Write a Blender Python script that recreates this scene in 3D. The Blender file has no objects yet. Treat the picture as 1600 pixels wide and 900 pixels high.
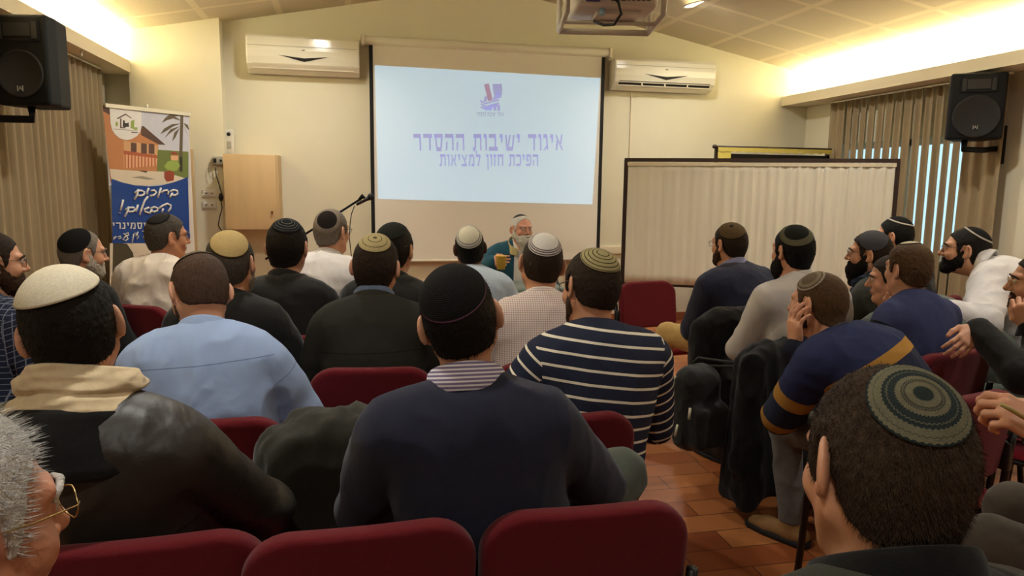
import bpy, math
import numpy as np
from mathutils import Vector, Matrix

# ------------------------------------------------------------------ camera, light, exposure
C = bpy.context.scene.collection
SC = bpy.context.scene
CAMZ, FPX, YAW, PIT, ROL = 1.46, 1140.0, .2165, .1402, .01286
DW = 7.4                                    # distance of the screen wall
_cy, _sy = math.cos(YAW), math.sin(YAW)
CF = np.array([_sy*math.cos(PIT), _cy*math.cos(PIT), -math.sin(PIT)])
_r0 = np.array([_cy, -_sy, 0.]); _u0 = np.cross(_r0, CF)
CR = math.cos(ROL)*_r0 + math.sin(ROL)*_u0
CU = -math.sin(ROL)*_r0 + math.cos(ROL)*_u0
CO = np.array([0, 0, CAMZ])
def ray(x, y): return CF + (x-800)/FPX*CR - (y-450)/FPX*CU
def at(x, y, d): return CO + ray(x, y)*d
def onY(x, y, Y): d = ray(x, y); return CO + d*(Y/d[1])
def onX(x, y, X): d = ray(x, y); return CO + d*(X/d[0])
def onZ(x, y, Z): d = ray(x, y); return CO + d*((Z-CAMZ)/d[2])

cam = bpy.data.cameras.new('camera'); camo = bpy.data.objects.new('camera', cam); C.objects.link(camo)
cam.sensor_width = 36; cam.lens = FPX/1600*36; cam.clip_start = .02
M = Matrix.Identity(4)
for i in range(3):
    M[i][0], M[i][1], M[i][2], M[i][3] = CR[i], CU[i], -CF[i], CO[i]
camo.matrix_world = M
SC.camera = camo
SC.view_settings.view_transform = 'Standard'; SC.view_settings.look = 'None'
SC.view_settings.exposure = .20; SC.view_settings.gamma = 1; SC.view_settings.use_curve_mapping = False
world = bpy.data.worlds.new('World'); SC.world = world; world.use_nodes = True
world.node_tree.nodes['Background'].inputs[0].default_value = (.55, .86, 1, 1)
world.node_tree.nodes['Background'].inputs[1].default_value = 1.25

def area(name, loc, rot, sx, sy, power, col, spread=None):
    l = bpy.data.lights.new(name, 'AREA'); l.shape = 'RECTANGLE'; l.size = sx; l.size_y = sy; l.energy = power; l.color = col
    if spread: l.spread = spread
    o = bpy.data.objects.new(name, l); C.objects.link(o); o.location = loc; o.rotation_euler = rot
    return o
WARM = (1, .94, .74)
COVE_L, COVE_R, DOWN_W = 104, 104, 21
# fluorescent strips lying in the two coves, shining up
area('cove_light', (-2.06, 4.8, 2.455), (math.pi, -.80, 0), .1, 5.0, COVE_L, WARM)
area('cove_light', (4.86, 4.8, 2.41), (math.pi, .80, 0), .1, 5.0, COVE_R, WARM)

# ------------------------------------------------------------------ materials
MATS = {}
def rgb(r, g, b):
    f = lambda c: (c/255/12.92) if c/255 <= .04045 else ((c/255+.055)/1.055)**2.4
    return (f(r), f(g), f(b), 1)
def newmat(name):
    m = bpy.data.materials.new(name); m.use_nodes = True
    return m, m.node_tree, m.node_tree.nodes['Principled BSDF']
def N(nt, t, **kw):
    n = nt.nodes.new(t)
    for k, v in kw.items():
        if k.startswith('i_'): n.inputs[k[2:]].default_value = v
        elif k.startswith('n_'): n.inputs[int(k[2:])].default_value = v
        else: setattr(n, k, v)
    return n
def L(nt, a, b): nt.links.new(a, b)
def addbump(nt, b, height, strength=.3, dist=.002):
    n = N(nt, 'ShaderNodeBump'); n.inputs['Strength'].default_value = strength; n.inputs['Distance'].default_value = dist
    L(nt, height, n.inputs['Height']); L(nt, n.outputs[0], b.inputs['Normal'])
def noise(nt, scale, detail=3, vec=None, coord='Object', stretch=None):
    tc = N(nt, 'ShaderNodeTexCoord'); n = N(nt, 'ShaderNodeTexNoise'); n.inputs['Scale'].default_value = scale; n.inputs['Detail'].default_value = detail
    src = tc.outputs[coord] if vec is None else vec
    if stretch:
        mp = N(nt, 'ShaderNodeMapping'); mp.inputs['Scale'].default_value = stretch; L(nt, src, mp.inputs[0]); src = mp.outputs[0]
    L(nt, src, n.inputs['Vector'])
    return n
def mixcol(nt, fac, a, b):
    m = N(nt, 'ShaderNodeMix', data_type='RGBA')
    if isinstance(fac, float): m.inputs[0].default_value = fac
    else: L(nt, fac, m.inputs[0])
    for s, v in ((6, a), (7, b)):
        if isinstance(v, tuple): m.inputs[s].default_value = v
        else: L(nt, v, m.inputs[s])
    return m.outputs[2]
def math_(nt, op, a, b=None, c=None):
    m = N(nt, 'ShaderNodeMath', operation=op)
    for i, v in enumerate((a, b, c)):
        if v is None: continue
        if isinstance(v, (int, float)): m.inputs[i].default_value = v
        else: L(nt, v, m.inputs[i])
    return m.outputs[0]
def mat(name, col, rough=.6, metal=0., var=.12, vscale=30, bump=0., bscale=200, bdist=.002, sheen=0., coat=0., spec=None, stretch=None):
    if name in MATS: return MATS[name]
    m, nt, b = newmat(name); c = rgb(*col)
    b.inputs['Roughness'].default_value = rough; b.inputs['Metallic'].default_value = metal
    if spec is not None: b.inputs['Specular IOR Level'].default_value = spec
    if coat: b.inputs['Coat Weight'].default_value = coat; b.inputs['Coat Roughness'].default_value = .1
    if sheen: b.inputs['Sheen Weight'].default_value = sheen; b.inputs['Sheen Roughness'].default_value = .5
    n = noise(nt, vscale, stretch=stretch)
    lo = tuple(x*(1-var) for x in c[:3])+(1,); hi = tuple(min(1, x*(1+var)) for x in c[:3])+(1,)
    L(nt, mixcol(nt, n.outputs[0], lo, hi), b.inputs['Base Color'])
    if bump:
        n2 = noise(nt, bscale, 2, stretch=stretch); addbump(nt, b, n2.outputs[0], bump, bdist)
    MATS[name] = m; return m
def folds(nt, b, strength, scale=7.):
    """soft creases in cloth under the fine weave"""
    n = noise(nt, scale, 3, stretch=(1, .8, .6)); n.inputs['Distortion'].default_value = .5
    r = n.outputs[0]
    bp_ = N(nt, 'ShaderNodeBump'); bp_.inputs['Strength'].default_value = strength; bp_.inputs['Distance'].default_value = .03; L(nt, r, bp_.inputs['Height'])
    ex = b.inputs['Normal'].links
    if ex: L(nt, bp_.outputs[0], ex[0].from_node.inputs['Normal'])
    else: L(nt, bp_.outputs[0], b.inputs['Normal'])
def fabric(name, col, rough=.9, bump=.35, bscale=500, sheen=.15, var=.15, spec=.15, fold=0.):
    m = mat(name, col, rough, var=var, vscale=60, bump=bump, bscale=bscale, bdist=.0015, sheen=sheen, spec=spec)
    if fold: folds(m.node_tree, m.node_tree.nodes['Principled BSDF'], fold)
    return m
def emit(name, col, s):
    if name in MATS: return MATS[name]
    m, nt, b = newmat(name); b.inputs['Base Color'].default_value = rgb(*col); b.inputs['Emission Color'].default_value = rgb(*col)
    b.inputs['Emission Strength'].default_value = s; MATS[name] = m; return m
def pat_mat(name, base, bands, rough=.9, bump=.3, sheen=.1):
    """cloth whose colour follows the length along the garment (attribute pat.z): bands = (lo, hi, colour)"""
    m, nt, b = newmat(name); b.inputs['Roughness'].default_value = rough; b.inputs['Specular IOR Level'].default_value = .15
    at_ = N(nt, 'ShaderNodeAttribute', attribute_name='pat'); sp = N(nt, 'ShaderNodeSeparateXYZ'); L(nt, at_.outputs['Vector'], sp.inputs[0])
    col = rgb(*base)
    for lo, hi, c in bands:
        k = math_(nt, 'MULTIPLY', math_(nt, 'GREATER_THAN', sp.outputs[2], lo), math_(nt, 'LESS_THAN', sp.outputs[2], hi))
        col = mixcol(nt, k, col, rgb(*c))
    if isinstance(col, tuple): b.inputs['Base Color'].default_value = col
    else: L(nt, col, b.inputs['Base Color'])
    n2 = noise(nt, 500, 2); addbump(nt, b, n2.outputs[0], bump, .0015)
    return m
def stripe_mat(name, base, line, period, duty, axis=2, cross=None, rough=.9):
    m, nt, b = newmat(name); b.inputs['Roughness'].default_value = rough; b.inputs['Specular IOR Level'].default_value = .15
    at_ = N(nt, 'ShaderNodeAttribute', attribute_name='pat'); sp = N(nt, 'ShaderNodeSeparateXYZ'); L(nt, at_.outputs['Vector'], sp.inputs[0])
    def s(ax, per, d):
        f = math_(nt, 'FRACT', math_(nt, 'DIVIDE', math_(nt, 'ADD', sp.outputs[ax], 40.0), per)); return math_(nt, 'LESS_THAN', f, d)
    k = s(axis, period, duty)
    if cross: k = math_(nt, 'MAXIMUM', k, s(0, cross, duty))
    L(nt, mixcol(nt, k, rgb(*base), rgb(*line)), b.inputs['Base Color'])
    n2 = noise(nt, 500, 2); addbump(nt, b, n2.outputs[0], .3, .0015)
    return m
def cap_mat(name, bands, zig=(), rough=.95, knit=70, bump=.5):
    """skullcap cloth: bands = (start radius 0..1, colour); zig = (amount, number of teeth)"""
    m, nt, b = newmat(name); b.inputs['Roughness'].default_value = rough; b.inputs['Specular IOR Level'].default_value = .15
    at_ = N(nt, 'ShaderNodeAttribute', attribute_name='cap'); sp = N(nt, 'ShaderNodeSeparateXYZ'); L(nt, at_.outputs['Vector'], sp.inputs[0])
    v = sp.outputs[1]; vv = v
    if zig:
        s = math_(nt, 'SINE', math_(nt, 'MULTIPLY', sp.outputs[0], 6.28318*zig[1])); vv = math_(nt, 'ADD', v, math_(nt, 'MULTIPLY', s, zig[0]))
    r = N(nt, 'ShaderNodeValToRGB'); r.color_ramp.interpolation = 'CONSTANT'; els = r.color_ramp.elements
    els[0].position = 0; els[0].color = rgb(*bands[0][1])
    if len(bands) > 1: els[1].position = bands[1][0]; els[1].color = rgb(*bands[1][1])
    else: els.remove(els[1])
    for p, c in bands[2:]:
        e = els.new(p); e.color = rgb(*c)
    L(nt, vv, r.inputs[0])
    nz = noise(nt, 180, 3)
    dk = N(nt, 'ShaderNodeMix', data_type='RGBA', blend_type='MULTIPLY'); dk.inputs[0].default_value = .35
    L(nt, r.outputs[0], dk.inputs[6]); L(nt, nz.outputs[0], dk.inputs[7]); L(nt, dk.outputs[2], b.inputs['Base Color'])
    h = math_(nt, 'ADD', math_(nt, 'SINE', math_(nt, 'MULTIPLY', v, 6.28*knit/3)), math_(nt, 'MULTIPLY', noise(nt, 600, 2).outputs[0], 2.))
    addbump(nt, b, h, bump, .0012)
    return m

def skin_mat(name, col):
    col = tuple(col)
    if name in MATS: return MATS[name]
    m, nt, b = newmat(name); c = rgb(*col); b.inputs['Roughness'].default_value = .5
    b.inputs['Subsurface Weight'].default_value = .12; b.inputs['Subsurface Scale'].default_value = .01
    b.inputs['Subsurface Radius'].default_value = (1, .35, .2)
    n = noise(nt, 22, 4); n2 = noise(nt, 260, 3)
    lo = (c[0]*.86, c[1]*.80, c[2]*.76, 1); hi = (min(1, c[0]*1.1), c[1]*1.1, c[2]*1.08, 1)
    L(nt, mixcol(nt, n.outputs[0], lo, hi), b.inputs['Base Color']); addbump(nt, b, n2.outputs[0], .25, .001)
    MATS[name] = m; return m
def hair_mat(name, col, rough=.55):
    if name in MATS: return MATS[name]
    m, nt, b = newmat(name); c = rgb(*col); b.inputs['Roughness'].default_value = rough; b.inputs['Specular IOR Level'].default_value = .14
    n = noise(nt, 90, 5, stretch=(2.5, 1, .5)); n2 = noise(nt, 420, 4, stretch=(2.5, 1.5, .4))
    lo = tuple(x*.45 for x in c[:3])+(1,); hi = tuple(min(1, x*1.6) for x in c[:3])+(1,)
    L(nt, mixcol(nt, n.outputs[0], lo, hi), b.inputs['Base Color']); addbump(nt, b, n2.outputs[0], .9, .004)
    MATS[name] = m; return m

# ------------------------------------------------------------------ mesh helpers
def raw_mesh(name, V, F4=None, F3=None, matidx=None, mats=(), smooth=True, attrs=None):
    me = bpy.data.meshes.new(name)
    V = np.asarray(V, np.float32).reshape(-1, 3)
    fs = []
    n4 = 0 if F4 is None else len(F4); n3 = 0 if F3 is None else len(F3)
    loops = np.concatenate([np.asarray(F4, np.int32).ravel() if n4 else np.zeros(0, np.int32), np.asarray(F3, np.int32).ravel() if n3 else np.zeros(0, np.int32)])
    starts = np.concatenate([np.arange(n4)*4, n4*4+np.arange(n3)*3]).astype(np.int32)
    tot = np.concatenate([np.full(n4, 4), np.full(n3, 3)]).astype(np.int32)
    me.vertices.add(len(V)); me.vertices.foreach_set('co', V.ravel())
    me.loops.add(len(loops)); me.loops.foreach_set('vertex_index', loops)
    me.polygons.add(n4+n3); me.polygons.foreach_set('loop_start', starts); me.polygons.foreach_set('loop_total', tot)
    for m in mats: me.materials.append(m)
    if matidx is not None: me.polygons.foreach_set('material_index', np.asarray(matidx, np.int32))
    me.polygons.foreach_set('use_smooth', np.full(n4+n3, smooth))
    me.update(calc_edges=True)
    if attrs:
        for k, a in attrs.items():
            at_ = me.attributes.new(k, 'FLOAT_VECTOR', 'POINT' if len(a) == len(V) else 'CORNER'); at_.data.foreach_set('vector', np.asarray(a, np.float32).ravel())
    return me
class MB:
    """collects boxes, tubes, lathes and prisms, then links them as ONE mesh object"""
    def __init__(s): s.V = []; s.F = []; s.M = []; s.S = []
    def add(s, vs, fs, mi=0, smooth=False):
        o = len(s.V); s.V += [tuple(map(float, v)) for v in vs]; s.F += [tuple(i+o for i in f) for f in fs]; s.M += [mi]*len(fs); s.S += [smooth]*len(fs); return s
    def box(s, c, d, mi=0, R=None, bev=0.):
        x, y, z = (k/2 for k in d)
        if bev <= 0:
            vs = [(-x,-y,-z),(x,-y,-z),(x,y,-z),(-x,y,-z),(-x,-y,z),(x,-y,z),(x,y,z),(-x,y,z)]
            fs = [(0,3,2,1),(4,5,6,7),(0,1,5,4),(1,2,6,5),(2,3,7,6),(3,0,4,7)]
            sm = False
        else:
            b = min(bev, x*.99, y*.99, z*.99)
            import bmesh
            bm = bmesh.new(); bmesh.ops.create_cube(bm, size=1)
            for v in bm.verts: v.co = Vector((v.co.x*2*x, v.co.y*2*y, v.co.z*2*z))
            bmesh.ops.bevel(bm, geom=list(bm.edges), offset=b, segments=3, profile=.5, affect='EDGES')
            bm.verts.index_update(); vs = [tuple(v.co) for v in bm.verts]; fs = [tuple(v.index for v in f.verts) for f in bm.faces]; bm.free(); sm = True
        if R is not None: vs = [R @ np.array(v) for v in vs]
        vs = [np.array(v)+np.array(c) for v in vs]
        return s.add(vs, fs, mi, sm)
    def tube(s, pts, r, n=10, mi=0, closed=False, sy=1.):
        P = [np.array(p, float) for p in pts]; k = len(P); rs = r if hasattr(r, '__len__') else [r]*k
        vs = []; prev = None
        for i in range(k):
            if closed: t = P[(i+1) % k]-P[i-1]
            else: t = P[min(i+1, k-1)]-P[max(i-1, 0)]
            t /= np.linalg.norm(t)+1e-9
            if prev is None:
                a = np.array([0, 0, 1.]) if abs(t[2]) < .9 else np.array([1., 0, 0]); u = np.cross(a, t)
            else: u = prev-t*(prev@t)
            u /= np.linalg.norm(u)+1e-9; w = np.cross(t, u); prev = u
            for j in range(n):
                a = 2*math.pi*j/n; vs.append(P[i]+rs[i]*(math.cos(a)*u+sy*math.sin(a)*w))
        fs = []
        for i in range(k if closed else k-1):
            for j in range(n):
                a = i*n+j; b = i*n+(j+1) % n; c = ((i+1) % k)*n+(j+1) % n; d = ((i+1) % k)*n+j
                fs.append((a, b, c, d))
        if not closed: fs += [tuple(range(n-1, -1, -1)), tuple((k-1)*n+j for j in range(n))]
        return s.add(vs, fs, mi, True)
    def lathe(s, prof, c, axis=(0, 0, 1), n=24, mi=0):
        ax = np.array(axis, float); ax /= np.linalg.norm(ax); a = np.array([1., 0, 0]) if abs(ax[0]) < .9 else np.array([0, 1., 0])
        u = np.cross(ax, a); u /= np.linalg.norm(u); w = np.cross(ax, u); vs = []
        for (r, h) in prof:
            for j in range(n):
                t = 2*math.pi*j/n; vs.append(np.array(c)+ax*h+r*(math.cos(t)*u+math.sin(t)*w))
        fs = [(i*n+j, i*n+(j+1) % n, (i+1)*n+(j+1) % n, (i+1)*n+j) for i in range(len(prof)-1) for j in range(n)]
        if prof[0][0] > 1e-6: fs.append(tuple(range(n-1, -1, -1)))
        if prof[-1][0] > 1e-6: fs.append(tuple((len(prof)-1)*n+j for j in range(n)))
        return s.add(vs, fs, mi, True)
    def prism(s, poly, O, U, W, D, mi=0):
        """polygon (u,w) in the plane O+uU+wW, pulled along D"""
        O, U, W, D = (np.array(q, float) for q in (O, U, W, D)); n = len(poly)
        vs = [O+u*U+w*W for u, w in poly]+[O+u*U+w*W+D for u, w in poly]
        fs = [tuple(range(n)), tuple(range(2*n-1, n-1, -1))]+[(i, i+n, (i+1) % n+n, (i+1) % n) for i in range(n)]
        return s.add(vs, fs, mi)
    def build(s, name, mats, parent=None, loc=(0, 0, 0), recalc=True):
        me = bpy.data.meshes.new(name); me.from_pydata(s.V, [], s.F)
        if not isinstance(mats, (list, tuple)): mats = [mats]
        for m in mats: me.materials.append(m)
        me.polygons.foreach_set('material_index', s.M); me.polygons.foreach_set('use_smooth', s.S); me.update()
        if recalc:
            import bmesh
            bm = bmesh.new(); bm.from_mesh(me); bmesh.ops.recalc_face_normals(bm, faces=bm.faces); bm.to_mesh(me); bm.free()
        return link(name, me, parent, loc)
def link(name, me, parent=None, loc=(0, 0, 0)):
    o = bpy.data.objects.new(name, me); C.objects.link(o); o.location = loc
    if parent is not None: o.parent = parent
    return o
def tag(o, label=None, cat=None, group=None, kind=None):
    if label: o['label'] = label
    if cat: o['category'] = cat
    if group: o['group'] = group
    if kind: o['kind'] = kind
    return o
def thing(name, label, cat, loc=(0, 0, 0), rz=0., group=None):
    o = bpy.data.objects.new(name, None); o.empty_display_size = .1; C.objects.link(o); o.location = loc; o.rotation_euler = (0, 0, rz)
    return tag(o, label, cat, group)
def copy_tree(o, parent=None):
    c = o.copy(); C.objects.link(c)
    if parent is not None: c.parent = parent
    for ch in list(o.children): copy_tree(ch, c)
    return c
def text_mesh(name, body, size, m, parent, mw, bold=0., depth=.0015, align='CENTER', shear=0.):
    cu = bpy.data.curves.new(name, 'FONT'); cu.body = body; cu.size = size; cu.align_x = align; cu.align_y = 'CENTER'; cu.extrude = depth; cu.offset = bold; cu.shear = shear
    to = bpy.data.objects.new(name, cu); C.objects.link(to)
    dg = bpy.context.evaluated_depsgraph_get(); me = bpy.data.meshes.new_from_object(to.evaluated_get(dg)); bpy.data.objects.remove(to)
    me.materials.clear(); me.materials.append(m)
    o = link(name, me, parent); o.matrix_local = mw; return o

# ------------------------------------------------------------------ signed-distance modelling (one continuous surface per part)
F32 = np.float32
def V3(*a): return np.array(a, float)
def smin(a, b, k):
    h = np.clip(.5+.5*(b-a)/k, 0, 1); return b+(a-b)*h-k*h*(1-h)
def smax(a, b, k): return -smin(-a, -b, k)
def d_sph(P, c, r): return np.linalg.norm(P-np.asarray(c, F32), axis=1)-F32(r)
def d_ell(P, c, r, R=None):
    q = P-np.asarray(c, F32)
    if R is not None: q = q @ np.asarray(R, F32)          # columns of R are the ellipsoid's axes
    r = np.asarray(r, F32); k0 = np.linalg.norm(q/r, axis=1); k1 = np.linalg.norm(q/(r*r), axis=1)
    return np.where(k1 > 1e-9, k0*(k0-1)/np.maximum(k1, 1e-9), -r.min())
def d_rc(P, a, b, ra, rb):
    a = np.asarray(a, F32); b = np.asarray(b, F32); ba = b-a; q = P-a
    h = np.clip(q @ ba/max(float(ba @ ba), 1e-9), 0, 1)
    return np.linalg.norm(q-h[:, None]*ba, axis=1)-(ra+(rb-ra)*h)
def d_box(P, c, half, R=None, r=0.):
    q = P-np.asarray(c, F32)
    if R is not None: q = q @ np.asarray(R, F32)
    q = np.abs(q)-(np.asarray(half, F32)-r)
    return np.linalg.norm(np.maximum(q, 0), axis=1)+np.minimum(q.max(1), 0)-r
def hash3(i, j, k):
    h = (i.astype(np.int64)*374761393+j.astype(np.int64)*668265263+k.astype(np.int64)*2147483647) & 0xffffffff
    h = ((h ^ (h >> 13))*1274126177) & 0xffffffff; h = h ^ (h >> 16)
    return (h & 0xffff)/65535.
def vnoise(P):
    I = np.floor(P).astype(np.int64); f = P-I; f = f*f*(3-2*f); out = 0
    for dx in (0, 1):
        for dy in (0, 1):
            for dz in (0, 1):
                w = (f[:, 0] if dx else 1-f[:, 0])*(f[:, 1] if dy else 1-f[:, 1])*(f[:, 2] if dz else 1-f[:, 2])
                out = out+w*hash3(I[:, 0]+dx, I[:, 1]+dy, I[:, 2]+dz)
    return out
CORN = [(0,0,0),(1,0,0),(0,1,0),(1,1,0),(0,0,1),(1,0,1),(0,1,1),(1,1,1)]
EDG = [(a, b) for a in range(8) for b in range(a+1, 8) if sum(abs(CORN[a][q]-CORN[b][q]) for q in range(3)) == 1]
def surf(fn, lo, hi, h):
    """surface nets of fn<0 inside lo..hi at step h -> verts, quads"""
    lo = np.asarray(lo, float); n = np.maximum(((np.asarray(hi, float)-lo)/h).astype(int)+1, 5); n = ((n+3)//4)*4
    c = n//4
    g = [lo[i]+h*(np.arange(c[i])*4+1.5) for i in range(3)]
    X = np.stack(np.meshgrid(*g, indexing='ij'), -1).reshape(-1, 3).astype(F32)
    dc = fn(X).reshape(c)
    near = np.abs(dc) < 4*h*1.9
    big = np.repeat(np.repeat(np.repeat(dc, 4, 0), 4, 1), 4, 2).astype(F32)
    msk = np.repeat(np.repeat(np.repeat(near, 4, 0), 4, 1), 4, 2)
    idx = np.argwhere(msk)
    if len(idx) == 0: return np.zeros((0, 3)), np.zeros((0, 4), int)
    big[msk] = fn((lo+idx*h).astype(F32))
    Fv = big; s = Fv < 0
    cnt = sum(s[a:n[0]-1+a, b:n[1]-1+b, d:n[2]-1+d].astype(np.int8) for a, b, d in CORN)
    act = (cnt > 0) & (cnt < 8); ii = np.argwhere(act)
    ids = -np.ones(act.shape, np.int64); ids[act] = np.arange(len(ii))
    cv = [Fv[ii[:, 0]+a, ii[:, 1]+b, ii[:, 2]+d] for a, b, d in CORN]
    acc = np.zeros((len(ii), 3)); wt = np.zeros(len(ii))
    for a, b in EDG:
        cr = (cv[a] < 0) != (cv[b] < 0); den = cv[a]-cv[b]; t = np.where(cr, cv[a]/np.where(np.abs(den) < 1e-12, 1, den), 0)
        p = np.asarray(CORN[a], float)+t[:, None]*(np.asarray(CORN[b], float)-np.asarray(CORN[a], float))
        acc += p*cr[:, None]; wt += cr
    V = lo+(ii+acc/np.maximum(wt, 1)[:, None])*h
    Q = []
    for ax in range(3):
        o1, o2 = (ax+1) % 3, (ax+2) % 3
        sl0 = [slice(None)]*3; sl1 = [slice(None)]*3
        sl0[ax] = slice(0, n[ax]-1); sl1[ax] = slice(1, n[ax])
        for o in (o1, o2): sl0[o] = slice(1, n[o]-1); sl1[o] = slice(1, n[o]-1)
        A = s[tuple(sl0)]; B = s[tuple(sl1)]; e = np.argwhere(A != B)
        if len(e) == 0: continue
        ins = A[tuple(e.T)]; e = e.copy(); e[:, o1] += 1; e[:, o2] += 1
        def cell(d1, d2):
            q = e.copy(); q[:, o1] += d1; q[:, o2] += d2; return ids[tuple(q.T)]
        quad = np.stack([cell(-1, -1), cell(0, -1), cell(0, 0), cell(-1, 0)], 1)
        quad[~ins] = quad[~ins][:, ::-1]; Q.append(quad)
    Q = np.concatenate(Q) if Q else np.zeros((0, 4), int)
    return V, Q[(Q >= 0).all(1)]
def normals(V, Q):
    n = np.cross(V[Q[:, 2]]-V[Q[:, 0]], V[Q[:, 3]]-V[Q[:, 1]]); out = np.zeros_like(V)
    for i in range(4): np.add.at(out, Q[:, i], n)
    return out/np.maximum(np.linalg.norm(out, axis=1), 1e-12)[:, None]
def grad(fn, V, e=.002):
    V = V.astype(F32); g = np.stack([fn(V+np.eye(3, dtype=F32)[i]*e)-fn(V-np.eye(3, dtype=F32)[i]*e) for i in range(3)], 1)
    return g/np.maximum(np.linalg.norm(g, axis=1), 1e-9)[:, None]
def Rz(a): c, s = math.cos(a), math.sin(a); return np.array([[c, -s, 0], [s, c, 0], [0, 0, 1.]])
def Rx(a): c, s = math.cos(a), math.sin(a); return np.array([[1., 0, 0], [0, c, -s], [0, s, c]])
def Ry(a): c, s = math.cos(a), math.sin(a); return np.array([[c, 0, s], [0, 1., 0], [-s, 0, c]])
def unit(v): v = np.asarray(v, float); return v/(np.linalg.norm(v)+1e-12)
# ------------------------------------------------------------------ the room
XL, XR, YB = -2.15, 4.95, -2.6
RIDGE, SLOPE, XM = 3.40, .195, 1.37
cz = lambda x: RIDGE-SLOPE*abs(x-XM)
WALL = mat('wall_plaster', (224, 218, 194), .85, var=.04, vscale=4, bump=.12, bscale=90, bdist=.002)
TRIMM = mat('soffit_plaster', (226, 214, 184), .8, var=.03, vscale=5)
def ceiling_mat():
    m, nt, b = newmat('ceiling_panels'); b.inputs['Roughness'].default_value = .9
    tc = N(nt, 'ShaderNodeTexCoord'); br = N(nt, 'ShaderNodeTexBrick', offset=0., offset_frequency=1)
    br.inputs['Scale'].default_value = 1; br.inputs['Brick Width'].default_value = .62; br.inputs['Row Height'].default_value = .62; br.inputs['Mortar Size'].default_value = .035; br.inputs['Mortar Smooth'].default_value = .4
    br.inputs['Color1'].default_value = rgb(208, 196, 170); br.inputs['Color2'].default_value = rgb(204, 192, 166); br.inputs['Mortar'].default_value = rgb(226, 214, 186)
    L(nt, tc.outputs['Object'], br.inputs['Vector']); L(nt, br.outputs[0], b.inputs['Base Color'])
    vo = N(nt, 'ShaderNodeTexVoronoi'); vo.inputs['Scale'].default_value = 60; L(nt, tc.outputs['Object'], vo.inputs['Vector']); addbump(nt, b, vo.outputs[0], .2, .003)
    return m
def floor_mat():
    m, nt, b = newmat('terracotta_tiles'); b.inputs['Roughness'].default_value = .38
    tc = N(nt, 'ShaderNodeTexCoord'); mp = N(nt, 'ShaderNodeMapping'); mp.inputs['Rotation'].default_value = (0, 0, .0); L(nt, tc.outputs['Object'], mp.inputs[0])
    br = N(nt, 'ShaderNodeTexBrick', offset=.5, squash=1.7, squash_frequency=2)
    br.inputs['Scale'].default_value = 1; br.inputs['Brick Width'].default_value = .30; br.inputs['Row Height'].default_value = .15; br.inputs['Mortar Size'].default_value = .003
    br.inputs['Color1'].default_value = rgb(206, 132, 76); br.inputs['Color2'].default_value = rgb(166, 88, 48); br.inputs['Mortar'].default_value = rgb(110, 66, 44); br.inputs['Bias'].default_value = 0.
    L(nt, mp.outputs[0], br.inputs['Vector'])
    n = noise(nt, 6, 4); dk = N(nt, 'ShaderNodeMix', data_type='RGBA', blend_type='MULTIPLY'); dk.inputs[0].default_value = .35
    L(nt, br.outputs[0], dk.inputs[6]); L(nt, n.outputs[0], dk.inputs[7]); L(nt, dk.outputs[2], b.inputs['Base Color'])
    addbump(nt, b, br.outputs['Fac'], -.3, .003); return m
def struct(mb, name, m, **k): return tag(mb.build(name, m, **k), kind='structure')
struct(MB().box(((XL+XR)/2, (YB+DW)/2, -.05), (XR-XL+.4, DW-YB+.4, .1)), 'floor', floor_mat())
cb = MB()
cb.prism([(XL-.2, cz(XL-.2)), (XM, RIDGE), (XR+.2, cz(XR+.2)), (XR+.2, cz(XR+.2)+.12), (XM, RIDGE+.12), (XL-.2, cz(XL-.2)+.12)], (0, YB-.2, 0), (1, 0, 0), (0, 0, 1), (0, DW-YB+.4, 0))
struct(cb, 'ceiling', ceiling_mat())
gable = [(XL-.15, 0), (XR+.15, 0), (XR+.15, cz(XR+.15)), (XM, RIDGE), (XL-.15, cz(XL-.15))]
struct(MB().prism(gable, (0, DW, 0), (1, 0, 0), (0, 0, 1), (0, .15, 0)), 'wall_front', WALL)
struct(MB().prism(gable, (0, YB-.15, 0), (1, 0, 0), (0, 0, 1), (0, .15, 0)), 'wall_back', WALL)
struct(MB().box((XL-.075, (YB+DW)/2, cz(XL)/2), (.15, DW-YB, cz(XL))), 'wall_left', WALL)
WY0, WY1, WZ0, WZ1 = 4.98, 6.75, .85, 1.92
wr_ = MB(); zt = cz(XR)
for y0, y1, z0, z1 in ((YB, WY0, 0, zt), (WY1, DW, 0, zt), (WY0, WY1, 0, WZ0), (WY0, WY1, WZ1, zt)): wr_.box((XR+.075, (y0+y1)/2, (z0+z1)/2), (.15, y1-y0, z1-z0))
struct(wr_, 'wall_right', WALL)
wf = MB(); WHITE_PAINT = mat('white_paint', (232, 228, 218), .5, var=.02)
for y in (WY0+.03, (WY0+WY1)/2, WY1-.03): wf.box((XR+.07, y, (WZ0+WZ1)/2), (.06, .06, WZ1-WZ0))
for z in (WZ0+.03, WZ1-.03): wf.box((XR+.07, (WY0+WY1)/2, z), (.06, WY1-WY0, .06))
win = struct(wf, 'window_1', WHITE_PAINT)
gm, nt, b = newmat('window_glass'); b.inputs['Transmission Weight'].default_value = 1; b.inputs['Roughness'].default_value = .02; b.inputs['IOR'].default_value = 1.1
MB().box((XR+.07, (WY0+WY1)/2, (WZ0+WZ1)/2), (.006, WY1-WY0-.1, WZ1-WZ0-.1)).build('pane', gm, win)
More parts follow.
